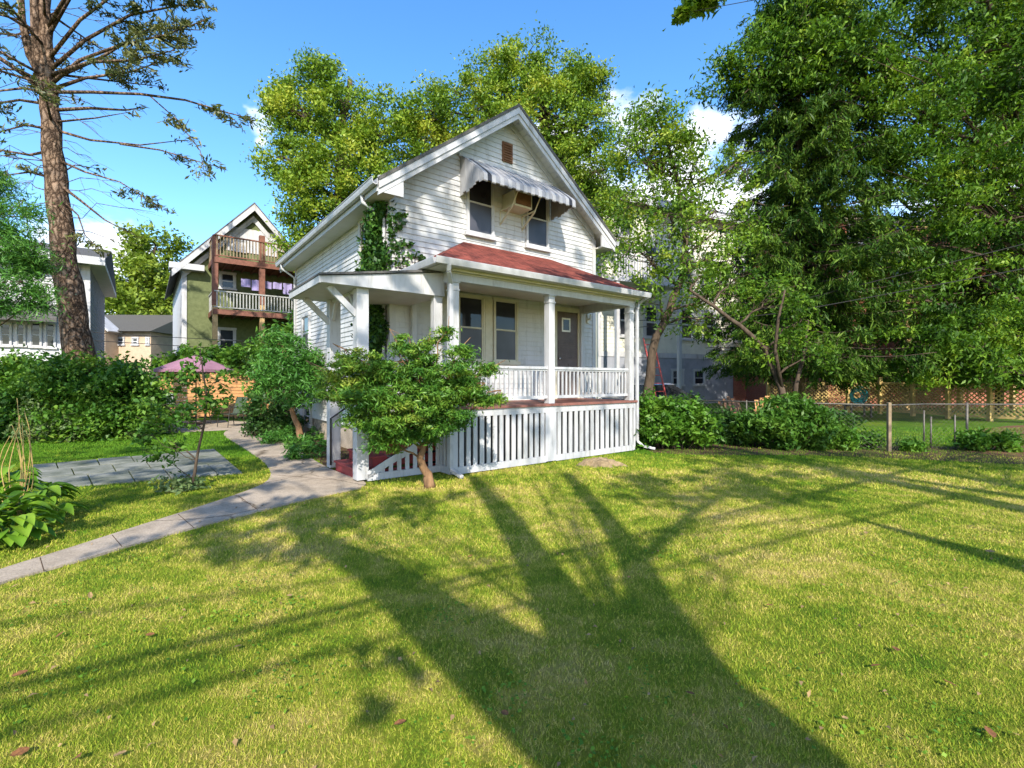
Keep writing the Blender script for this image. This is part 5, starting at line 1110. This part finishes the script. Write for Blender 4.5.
# thin sapling in the bed at the near edge of the flagstones
def sapling():
    Z = 7.05; b = base_of(193, Z)
    make_tree('sapling', 'thin young sapling in front of the flagstone patio', 'tree', b, [b, P(196, 460, Z), P(203, 430, Z), P(207, 400, Z), P(203, 370, Z), P(200, 350, Z)], .022,
              [PX(200, 372, Z, 17, 10), PX(222, 378, Z, 14, 8), PX(178, 385, Z, 16, 9), PX(205, 400, Z, 20, 11), PX(160, 405, Z, 14, 7), PX(185, 420, Z, 16, 8), PX(148, 425, Z, 12, 5), PX(140, 438, Z - .2, 12, 6), PX(175, 445, Z - .1, 16, 7), PX(150, 455, Z - .2, 10, 4), PX(215, 405, Z, 12, 5), PX(195, 355, Z, 9, 5)],
              (.085, .05), .1, 16, LF_HEDGE, M_BARK, None, .010, 211, .5, 9, hollow=.2)
    shrub('low_plant', 'low loose plant at the foot of the sapling', 'plant', base_of(180, 6.95), [(base_of(180, 6.95) + np.array([0, 0, .1]), (.4, .3, .1), 18)], (.09, .04), .1, 16, LF_LAVEND, stem_r=.004, seed=213)
sapling()

# ================================================================== YARD OBJECTS
# orange slat fence
def slat_fence():
    Z = 20; x0, x1 = base_of(158, Z)[0], base_of(275, Z)[0]; t = thing('slat_fence', 'orange cedar fence of horizontal slats behind the patio', 'fence', (x0, Z, 0)); w = x1 - x0; mb = MB()
    for k in range(14): mb.box(0, w, -.02, 0, .08 + k * .136, .08 + k * .136 + .118)
    mb.build('slat_panel', M_WOOD, t)
    for k in range(4): mb = MB(); mb.box(k * (w - .1) / 3, k * (w - .1) / 3 + .1, .005, .1, 0, 1.98); mb.build('post', M_WOOD, t)
slat_fence()
def umbrella():
    b = base_of(196, 17); t = thing('patio_umbrella', 'open mauve patio umbrella over the garden table', 'umbrella', b); R_, n = 1.22, 8
    top, edge = EYE + (CY - 355) * 17 / F, EYE + (CY - 369.5) * 17 / F
    mb = MB(); vs = [(0, 0, top)]; m = 16
    for j, s in enumerate((.35, .7, 1.0)):
        for i in range(m): a = i * 2 * math.pi / m; k = 1 if i % 2 == 0 else .955; vs.append((math.cos(a) * R_ * s * k, math.sin(a) * R_ * s * k, top - (top - edge) * (s ** 1.15) + (.0 if i % 2 == 0 else -.015)))
    for i in range(m): a = i * 2 * math.pi / m; k = 1 if i % 2 == 0 else .955; vs.append((math.cos(a) * R_ * k, math.sin(a) * R_ * k, edge - .1))
    fs = [(0, 1 + i, 1 + (i + 1) % m) for i in range(m)] + [(1 + j * m + i, 1 + (j + 1) * m + i, 1 + (j + 1) * m + (i + 1) % m, 1 + j * m + (i + 1) % m) for j in range(3) for i in range(m)]
    mb.add(vs, fs); o = mb.build('canopy', M_UMB, t); sm = o.modifiers.new('solid', 'SOLIDIFY'); sm.thickness = .006
    mb = MB(); mb.tube([(0, 0, 0), (0, 0, top + .06)], .022, 10); mb.build('pole', M_IRON, t, smooth=True)
    mb = MB(); mb.tube([(0, 0, 0.016), (0, 0, .07), (0, 0, .1)], [.28, .26, .05], 20); mb.build('base', M_IRON, t)
    for i in range(n): a = i * 2 * math.pi / n; mb = MB(); mb.tube([(0, 0, top - .04), (math.cos(a) * R_ * .97, math.sin(a) * R_ * .97, edge - .01)], .008, 5); mb.build('rib', M_IRON, t)
umbrella()
def table():
    b = base_of(196, 17.0) + np.array([0, 0, .016]); t = thing('patio_table', 'round dark metal table under the mauve umbrella', 'table', b); mb = MB(); mb.tube([(0, 0, .70), (0, 0, .73)], [.6, .6], 28); mb.build('tabletop', M_IRON, t)
    for k in range(4): a = k * 1.571 + .6; mb = MB(); mb.tube([(math.cos(a) * .45, math.sin(a) * .45, 0), (math.cos(a) * .40, math.sin(a) * .40, .4), (math.cos(a) * .5, math.sin(a) * .5, .70)], .014, 6); mb.build('leg', M_IRON, t)
table()
def chair(name, label, b, rz, mat, bars=False):
    t = thing(name, label, 'chair', b, rz, 'chairs on the rear patio'); w, d, h = .27, .25, .44
    mb = MB(); 
    if bars: mb.box(-w, w, -d, d, h - .02, h + .05)
    else:
        pts = [(-d, h), (-.1, h - .025), (.1, h - .02), (d, h)]
        for (a, b_), (c, e) in zip(pts, pts[1:]): mb.add([(-w, a, b_), (w, a, b_), (w, c, e), (-w, c, e), (-w, a, b_ - .012), (w, a, b_ - .012), (w, c, e - .012), (-w, c, e - .012)], [(0, 1, 2, 3), (7, 6, 5, 4), (0, 4, 5, 1), (1, 5, 6, 2), (2, 6, 7, 3), (3, 7, 4, 0)])
    mb.build('seat', mat, t)
    mb = MB()
    if bars:
        mb.box(-w + .02, w - .02, d + .02, d + .05, .62, 1.12); mb.build('backrest', M_PALEW, t); mb = MB()
        for k in range(5): mb.tube([(-w + k * w / 2, d, h), (-w + k * w / 2, d + .0, 1.18)], .012, 6)
        mb.tube([(-w, d, 1.18), (w, d, 1.18)], .014, 6); mb.build('back_frame', M_IRON, t)
    else:
        mb.add([(-w, d, h), (w, d, h), (w, d + .16, .98), (-w, d + .16, .98), (-w, d + .012, h), (w, d + .012, h), (w, d + .172, .98), (-w, d + .172, .98)], [(0, 1, 2, 3), (7, 6, 5, 4), (0, 4, 5, 1), (1, 5, 6, 2), (2, 6, 7, 3), (3, 7, 4, 0)]); mb.build('backrest', mat, t)
        for s in (-1, 1): mb = MB(); mb.tube([(s * w, -d, h), (s * w, d, h), (s * w, d + .17, 1.0)], .013, 6); mb.build('side_frame', M_IRON, t)
        for s in (-1, 1): mb = MB(); mb.tube([(s * (w + .01), -d, h), (s * (w + .01), -d + .03, .65), (s * (w + .01), d + .06, .66)], .013, 6); mb.build('arm', M_IRON, t)
    for sx in (-1, 1):
        for sy in (-1, 1): mb = MB(); mb.tube([(sx * w, sy * d, h), (sx * w, sy * (d + .05), 0)], .013, 6); mb.build('leg', M_IRON, t)
    return t
chair('patio_chair', 'dark green sling chair right of the patio umbrella', G(231, 427) + np.array([0, 0, .016]), R(-25), M_CHAIR)
chair('patio_chair', 'black metal chair with a pale barred back, left of the patio umbrella', base_of(162, 16.6) + np.array([0, 0, .016]), R(20), M_PALEW, True)

# stump by the porch
def stump():
    b = G(600, 465); t = thing('tree_stump', 'low weathered tree stump in the grass by the porch skirt', 'stump', b); r = np.random.default_rng(5); n = 26; mb = MB(); vs = []
    rad = [.30 + .09 * math.sin(i * 1.9) + .06 * math.sin(i * 4.3) for i in range(n)]
    for (s, z) in ((1.35, 0), (1.0, .06), (.86, .10), (.45, .10)): vs += [(math.cos(i * 6.283 / n) * rad[i] * s, math.sin(i * 6.283 / n) * rad[i] * s * .7, z + r.normal() * .012) for i in range(n)]
    vs.append((0, 0, .12)); fs = [(j * n + i, j * n + (i + 1) % n, (j + 1) * n + (i + 1) % n, (j + 1) * n + i) for j in range(3) for i in range(n)] + [(3 * n + i, 3 * n + (i + 1) % n, 4 * n) for i in range(n)]
    mb.add(vs, fs); mb.build('stump_wood', M_STUMP, t)
stump()

# chain-link fence
def wire_fence():
    a, b, c = G(690, 438), G(889, 452), G(924, 449); d, e = G(967, 449.5), G(1130, 450); h = 1.04
    t = thing('wire_fence', 'low chain link fence along the right edge of the lawn', 'fence', a)
    def mpost(p, m=M_GALV, r_=.018, hh=h + .04):
        mb = MB(); q = np.array(p) - a; mb.tube([(q[0], q[1], 0), (q[0], q[1], hh)], r_, 8); mb.build('post', m, t, smooth=True)
    for s in (0, .33, .66): mpost(a + (b - a) * s)
    q = b - a; mb = MB(); mb.box(q[0] - .035, q[0] + .035, q[1] - .035, q[1] + .035, 0, h + .06); mb.build('wooden_post', M_OLDWOOD, t, bevel=.008)
    mpost(c, hh=.9); mpost(c + np.array([.18, .02, 0]), hh=.75); mpost(d, r_=.026); mpost(d - np.array([.28, 0, 0]), hh=.8); mpost(e); mpost(d + (e - d) * .5)
    for (p, q) in ((a, b), (b, c), (c, d), (d, e)):
        mb = MB(); mb.tube([tuple(p - a + np.array([0, 0, h])), tuple(q - a + np.array([0, 0, h]))], .017, 6); mb.build('rail', M_GALV, t, smooth=True)
        mb = MB(); L_ = np.linalg.norm(q - p); dr_ = (q - p) / L_; st = .10; n = int((L_ + h) / st)
        for k in range(n):
            for sg in (1, -1):
                s0 = k * st - h; s1 = s0 + h; z0, z1 = (0.02, h) if sg > 0 else (h, .02)
                def cl(s, z): return s, z
                A_, B_ = [s0, z0], [s1, z1]
                if A_[0] < 0: f_ = -A_[0] / (B_[0] - A_[0]); A_ = [0, z0 + (z1 - z0) * f_]
                if B_[0] > L_: f_ = (L_ - s0) / (s1 - s0); B_ = [L_, z0 + (z1 - z0) * f_]
                if B_[0] - A_[0] < .01: continue
                p0 = p - a + dr_ * A_[0]; p1 = p - a + dr_ * B_[0]; mb.tube([(p0[0], p0[1], A_[1]), (p1[0], p1[1], B_[1])], .0013, 3)
        mb.build('wire_mesh', M_GALV, t)
wire_fence()
def lattice_fence():
    pts = [base_of(768, 25), base_of(848, 23.5), base_of(880, 22.5), base_of(913, 21.3), base_of(948, 19.8), base_of(990, 18.6), base_of(1040, 17.4), base_of(1110, 16.2)]
    a = pts[0]; t = thing('lattice_fence', 'yellow diagonal lattice fence across the neighbouring yard', 'fence', a)
    for i, p in enumerate(pts): q = p - a; mb = MB(); mb.box(q[0] - .07, q[0] + .07, q[1] - .07, q[1] + .07, 0, 1.72); mb.build('post', M_LATT, t)
    for p, q in zip(pts, pts[1:]):
        L_ = np.linalg.norm(q - p); dr_ = (q - p) / L_; h0, h1 = .22, 1.42; h = h1 - h0; st = .17; n = int((L_ + h) / st) + 1
        mb = MB()
        for z in (h0 - .05, h1 + .03): mb.bar(tuple(p - a + np.array([0, 0, z])), tuple(q - a + np.array([0, 0, z])), .05, .09)
        mb.build('rail', M_LATT, t)
        mb = MB()
        for k in range(n):
            for sg in (1, -1):
                s0 = k * st - h; s1 = s0 + h; z0, z1 = (h0, h1) if sg > 0 else (h1, h0); A_, B_ = [s0, z0], [s1, z1]
                if s0 < .08: f_ = (.08 - s0) / h; A_ = [.08, z0 + (z1 - z0) * f_]
                if s1 > L_ - .08: f_ = (L_ - .08 - s0) / h; B_ = [L_ - .08, z0 + (z1 - z0) * f_]
                if B_[0] - A_[0] < .02: continue
                nn = np.array([-dr_[1], dr_[0], 0]) * .008 * sg
                p0 = p - a + dr_ * A_[0] + nn; p1 = p - a + dr_ * B_[0] + nn; mb.bar((p0[0], p0[1], A_[1]), (p1[0], p1[1], B_[1]), .012, .042)
        mb.build('lattice_panel', M_LATT, t)
lattice_fence()
def hose():
    b = base_of(858, 20.8); t = thing('garden_hose', 'coiled teal garden hose on a low bench by the lattice fence', 'hose', b + np.array([0, 0, .52])); mb = MB()
    for k in range(7): 
        rr_ = .38 - .035 * k + random.uniform(-.01, .01); n = 28; mb.tube([(math.cos(i * 6.283 / n) * rr_, random.uniform(-.03, .03) + (k - 3) * .02, .42 + math.sin(i * 6.283 / n) * rr_) for i in range(n + 1)], .02, 6)
    mb.build('coil', M_HOSE, t, smooth=True)
    s = thing('low_bench', 'low grey bench under the coiled teal hose', 'bench', b); mb = MB(); mb.box(-.5, .5, -.25, .25, .46, .52); mb.build('seat', M_GALV, s)
    for x in (-.42, .42):
        for y in (-.2, .2): mb = MB(); mb.box(x - .03, x + .03, y - .03, y + .03, 0, .46); mb.build('leg', M_GALV, s)
hose()
def ladder():
    b = base_of(666, 18.5); t = thing('ladder', 'red ladder leaning near the parked dark car', 'ladder', b); top = P(648, 338, 20) - b; 
    for s in (-1, 1): mb = MB(); mb.bar((s * .2, 0, 0), (top[0] + s * .2, top[1], top[2]), .035, .08); mb.build('rail', M_RED, t)
    for k in range(10): f_ = (k + .6) / 10.5; mb = MB(); mb.tube([(top[0] * f_ - .2, top[1] * f_, top[2] * f_), (top[0] * f_ + .2, top[1] * f_, top[2] * f_)], .016, 6); mb.build('rung', M_RED, t)
ladder()
def car():
    b = base_of(648, 20.5); t = thing('parked_car', 'dark parked car behind the bright shrub, beside the red ladder', 'car', b, R(28)); 
    prof = [(-2.1, .35), (-2.15, .62), (-1.95, .85), (-1.2, .95), (-.55, 1.38), (.1, 1.46), (.9, 1.40), (1.6, 1.0), (2.05, .92), (2.15, .6), (2.1, .35)]
    mb = MB(); mb.prism(prof[:4] + prof[7:], lambda p: (p[0], -.85, p[1]), lambda p: (p[0], .85, p[1])); mb.build('body', M_CAR, t, bevel=.06)
    mb = MB(); mb.add([(-1.2, -.8, .955), (1.6, -.8, 1.0), (1.6, .8, 1.0), (-1.2, .8, .955), (-.5, -.64, 1.37), (.9, -.64, 1.39), (.9, .64, 1.39), (-.5, .64, 1.37)], [(0, 1, 5, 4), (1, 2, 6, 5), (2, 3, 7, 6), (3, 0, 4, 7), (0, 3, 2, 1), (4, 5, 6, 7)]); mb.build('window', M_GLASS, t, bevel=.03)
    mb = MB(); mb.add([(-.55, -.66, 1.375), (.95, -.66, 1.395), (.95, .66, 1.395), (-.55, .66, 1.375), (-.3, -.55, 1.47), (.7, -.55, 1.47), (.7, .55, 1.47), (-.3, .55, 1.47)], [(0, 1, 5, 4), (1, 2, 6, 5), (2, 3, 7, 6), (3, 0, 4, 7), (0, 3, 2, 1), (4, 5, 6, 7)]); mb.build('roof', M_CHROME, t, bevel=.03)
    for s in (-1, 1):
        mb = MB(); mb.bar((-1.22, s * .79, .97), (-.52, s * .66, 1.385), .05, .05); mb.build('pillar', M_CHROME, t)
        for x in (-1.35, 1.35):
            mb = MB(); mb.tube([(x, s * .72, .32), (x, s * .9, .32)], [.32, .32], 20); w_ = mb.build('wheel', M_RUBBER, t)
            mb = MB(); mb.tube([(x, s * .88, .32), (x, s * .915, .32)], [.2, .18], 14); mb.build('rim', M_CHROME, w_)
        mb = MB(); mb.tube([(-2.0, s * .6, .72), (-2.17, s * .6, .70)], [.12, .1], 12); mb.build('headlight', M_LAMP, t)
car()
def garden_chair(b, rz, mat, label):
    t = thing('wooden_chair', label, 'chair', b, rz, 'wooden chairs in the neighbouring yard')
    mb = MB()
    for k in range(5): mb.bar((-.28 + k * .14, .2, .3), (-.33 + k * .165, .52, 1.05 - abs(k - 2) * .07), .12, .02)
    mb.build('backrest', mat, t)
    mb = MB()
    for k in range(5): mb.box(-.3, .3, -.3 + k * .11, -.2 + k * .11, .37 - k * .02, .39 - k * .02)
    mb.build('seat', mat, t)
    for s in (-1, 1):
        mb = MB(); mb.box(s * .36 - .07, s * .36 + .07, -.38, .38, .56, .585); mb.build('arm', mat, t)
        mb = MB(); mb.box(s * .33 - .02, s * .33 + .02, -.34, -.24, 0, .56); mb.build('leg', mat, t)
        mb = MB(); mb.bar((s * .31, -.3, .34), (s * .31, .5, .02), .03, .1); mb.build('leg', mat, t)
garden_chair(base_of(738, 15.5), R(10), M_BROWN, 'dark brown wooden garden chair in front of the brick wall'); garden_chair(base_of(768, 16), R(-25), M_WOOD, 'orange wooden garden chair right of the dark brown chair')

# overhead cables
for i, (pts, lab) in enumerate((([P(-40, 336, 18), P(100, 341, 19), P(260, 351, 22)], 'upper black cable between the pine and the green house'), ([P(-40, 318, 18), P(110, 334, 19), P(260, 342, 22)], 'lower thin cable between the pine and the green house'),
                  ([P(630, 328, 18), P(700, 322, 17), P(790, 312, 16), P(1060, 262, 15)], 'black cable crossing before the off white block'), ([P(630, 321, 19), P(740, 315, 18), P(1060, 235, 16)], 'thin black cable above the other one before the off white block'))):
    b = pts[0]; o = thing('utility_cable', lab, 'cable', b, 0, 'overhead utility cables'); pt = np.array(pts) - b; tt = np.linspace(0, len(pts) - 1, 15); mb = MB(); mb.tube(np.stack([np.interp(tt, range(len(pts)), pt[:, k]) for k in range(3)], 1), .014, 5); mb.build('wire', M_WIRE, o)
# the service cables over the photographer's head that stripe the lawn
for i, (p0, p1, hh, ra) in enumerate((((0, 690), (330, 610), 6.0, .030), ((0, 625), (340, 580), 6.6, .018), ((0, 735), (340, 650), 5.6, .020), ((0, 708), (330, 622), 6.3, .023))):
    s0, s1 = G(*p0), G(*p1); d = (s1 - s0) / np.linalg.norm(s1 - s0); m = (s0 + s1) / 2; off = np.array([-SDX, -1, TAN]) * (hh / TAN); c = m + off
    A_, B_ = c - d * 14, c + d * 26; b = A_; o = thing('service_cable', 'black service cable overhead behind the photographer, seen by its straight shadow on the lawn', 'cable', b, 0, 'service cables behind the photographer')
    mb = MB(); mb.tube([(0, 0, 0), tuple((B_ - A_) * .5 + np.array([0, 0, -.0])), tuple(B_ - A_)], ra, 6); mb.build('wire', M_WIRE, o)

# fallen leaves
def fallen():
    r = np.random.default_rng(301)
    def leaf_me():
        mb = MB(); n = 7; vs = []
        for i in range(n):
            s = i / (n - 1); w_ = .42 * math.sin(math.pi * s) ** .7 * (1 + .25 * (i % 2)); 
            vs += [(s - .5, -w_ * .6, .12 * w_ + .1 * s * s), (s - .5, 0, .02 * math.sin(s * 5) + .1 * s * s), (s - .5, w_ * .6, .2 * w_ + .1 * s * s)]
        fs = [(i * 3 + j, i * 3 + j + 1, i * 3 + j + 4, i * 3 + j + 3) for i in range(n - 1) for j in range(2)]; mb.add(vs, fs); return mb
    tan_me = None; proto = leaf_me().build('fallen_leaf', M_DEADLEAF); sp = [(820, 660), (876, 672), (845, 725), (990, 740), (896, 655), (238, 652), (20, 760), (78, 765), (120, 762), (505, 720), (950, 690), (866, 536), (860, 505), (20, 680), (990, 555), (640, 540), (150, 640), (290, 600), (470, 560), (720, 570), (930, 590), (770, 610), (60, 640), (15, 590), (350, 520), (540, 520), (90, 600), (400, 730), (690, 700), (1000, 620)]
    for i, (x, y) in enumerate(sp):
        o = proto if i == 0 else proto.copy()
        if i: COL.objects.link(o)
        g = G(x, y); s = r.uniform(.035, .07); o.location = (g[0], g[1], .033); o.scale = (s, s, s); o.rotation_euler = (r.normal() * .25, r.normal() * .25, r.uniform(0, 6.28))
        tag(o, 'brown curled fallen leaf lying on the lawn', 'leaf', 'brown fallen leaves on the lawn')
        if i % 3 == 2:
            if tan_me is None: tan_me = o.data.copy(); tan_me.materials[0] = M_DEADLEAF2
            o.data = tan_me; tag(o, 'pale tan fallen leaf lying on the lawn', 'leaf', 'tan fallen leaves on the lawn')
fallen()

# ================================================================== GRASS
def scatter_stuff():
    r = np.random.default_rng(421); c = []
    for k in range(70):
        y0 = r.uniform(1.6, 9); x0 = r.uniform(-1.05 * y0, 1.05 * y0); n = int(r.uniform(20, 90)); sp = r.uniform(.06, .28)
        c.append(np.stack([x0 + r.normal(size=n) * sp, y0 + r.normal(size=n) * sp, np.abs(r.normal(size=n)) * .006 + .018], 1))
    c = np.concatenate(c); k = ~(in_poly(c[:, 0], c[:, 1], PATH) | in_poly(c[:, 0], c[:, 1], FLAG)); c = c[k]
    h = np.array([HS.loc(q_[0], q_[1]) for q_ in c]); c = c[h[:, 1] < -.1]
    o = np_mesh('clover', leaf_quads(c, .02, .018, 1.6, r=r, fold=.05), 4, LF_HOSTA, None, r.uniform(0, 1, len(c))); tag(o, 'small clover and broad weeds scattered through the lawn', 'clover', kind='stuff')
    n = 420; y = r.uniform(1.7, 10, n); x = r.uniform(-1.1, 1.1, n) * y; c = np.stack([x, y, r.uniform(.015, .03, n)], 1); c[in_poly(x, y, PATH), 2] = .028; h = np.array([HS.loc(q_[0], q_[1]) for q_ in c]); c = c[h[:, 1] < -.1]
    o = np_mesh('leaf_litter', leaf_quads(c, .032, .02, 1.3, r=r, fold=.25), 4, M_DEADLEAF2, None, None); tag(o, 'crumbled dry leaf bits scattered over the lawn', 'leaf litter', kind='stuff')
def in_poly(x, y, poly):
    poly = np.array([p[:2] for p in poly]); n = len(poly); r_ = np.zeros(len(x), bool); j = n - 1
    for i in range(n):
        xi, yi, xj, yj = *poly[i], *poly[j]
        c = ((yi > y) != (yj > y)) & (x < (xj - xi) * (y - yi) / (yj - yi + 1e-12) + xi); r_ ^= c; j = i
    return r_
def grass():
    r = np.random.default_rng(401); V = []; Kr = []
    house = [HS.wld(-.02, 0.03), HS.wld(PW, .03), HS.wld(PW, D), HS.wld(GR, D), HS.wld(GR, D + LEN), HS.wld(GL, D + LEN), HS.wld(GL, D), HS.wld(0, D)]
    stairs = [HS.wld(-1.42, .4), HS.wld(0, .4), HS.wld(0, 1.8), HS.wld(-1.42, 1.8)]
    flag = [FLAG[0], FLAG[1], FLAG[2], FLAG[3]]
    for (z0, z1, dens, h, w) in ((1.3, 2.6, 20000, .021, .0036), (2.6, 4.2, 10000, .024, .005), (4.2, 7.0, 4200, .029, .008), (7.0, 11.0, 1500, .042, .014), (11, 16, 520, .05, .022)):
        x1 = 1.12 * z1 + .8; n = int((z1 - z0) * 2 * x1 * dens); x = r.uniform(-x1, x1, n); y = r.uniform(z0, z1, n)
        k = np.abs(x) < 1.12 * y + .8; x, y = x[k], y[k]
        jx, jy = x + .025 * np.sin(x * 23 + y * 9) + .03 * np.sin(y * 17 - x * 5), y + .025 * np.sin(y * 21 + x * 7)
        bad = in_poly(jx, jy, PATH) | in_poly(x, y, house) | in_poly(x, y, stairs) | in_poly(jx, jy, flag) | in_poly(x, y, RPAT)
        bad |= (in_poly(x, y, BED) & (r.uniform(size=len(x)) > .06)) | (in_poly(x, y, FBED) & (r.uniform(size=len(x)) > .45))
        x, y = x[~bad], y[~bad]; n = len(x)
        a = r.uniform(0, 6.283, n); ln = r.uniform(.1, 1.0, n); hh = h * r.uniform(.5, 1.25, n); b2 = r.uniform(0, 6.283, n); ww = w * r.uniform(.6, 1.3, n)
        p = np.stack([x, y, np.zeros(n)], 1); sd = np.stack([np.cos(a), np.sin(a), np.zeros(n)], 1) * ww[:, None] * .5
        tip = p + np.stack([np.cos(b2) * ln * hh, np.sin(b2) * ln * hh, hh * (1 - .35 * ln)], 1)
        V.append(np.stack([p - sd, p + sd, tip], 1).reshape(-1, 3)); Kr.append(r.uniform(0, 1, n))
    v = np.concatenate(V); o = np_mesh('grass', v, 3, M_BLADE, None, np.concatenate(Kr)); tag(o, 'short sunlit lawn grass, green with straw yellow patches', 'grass', kind='stuff')
grass()
scatter_stuff()
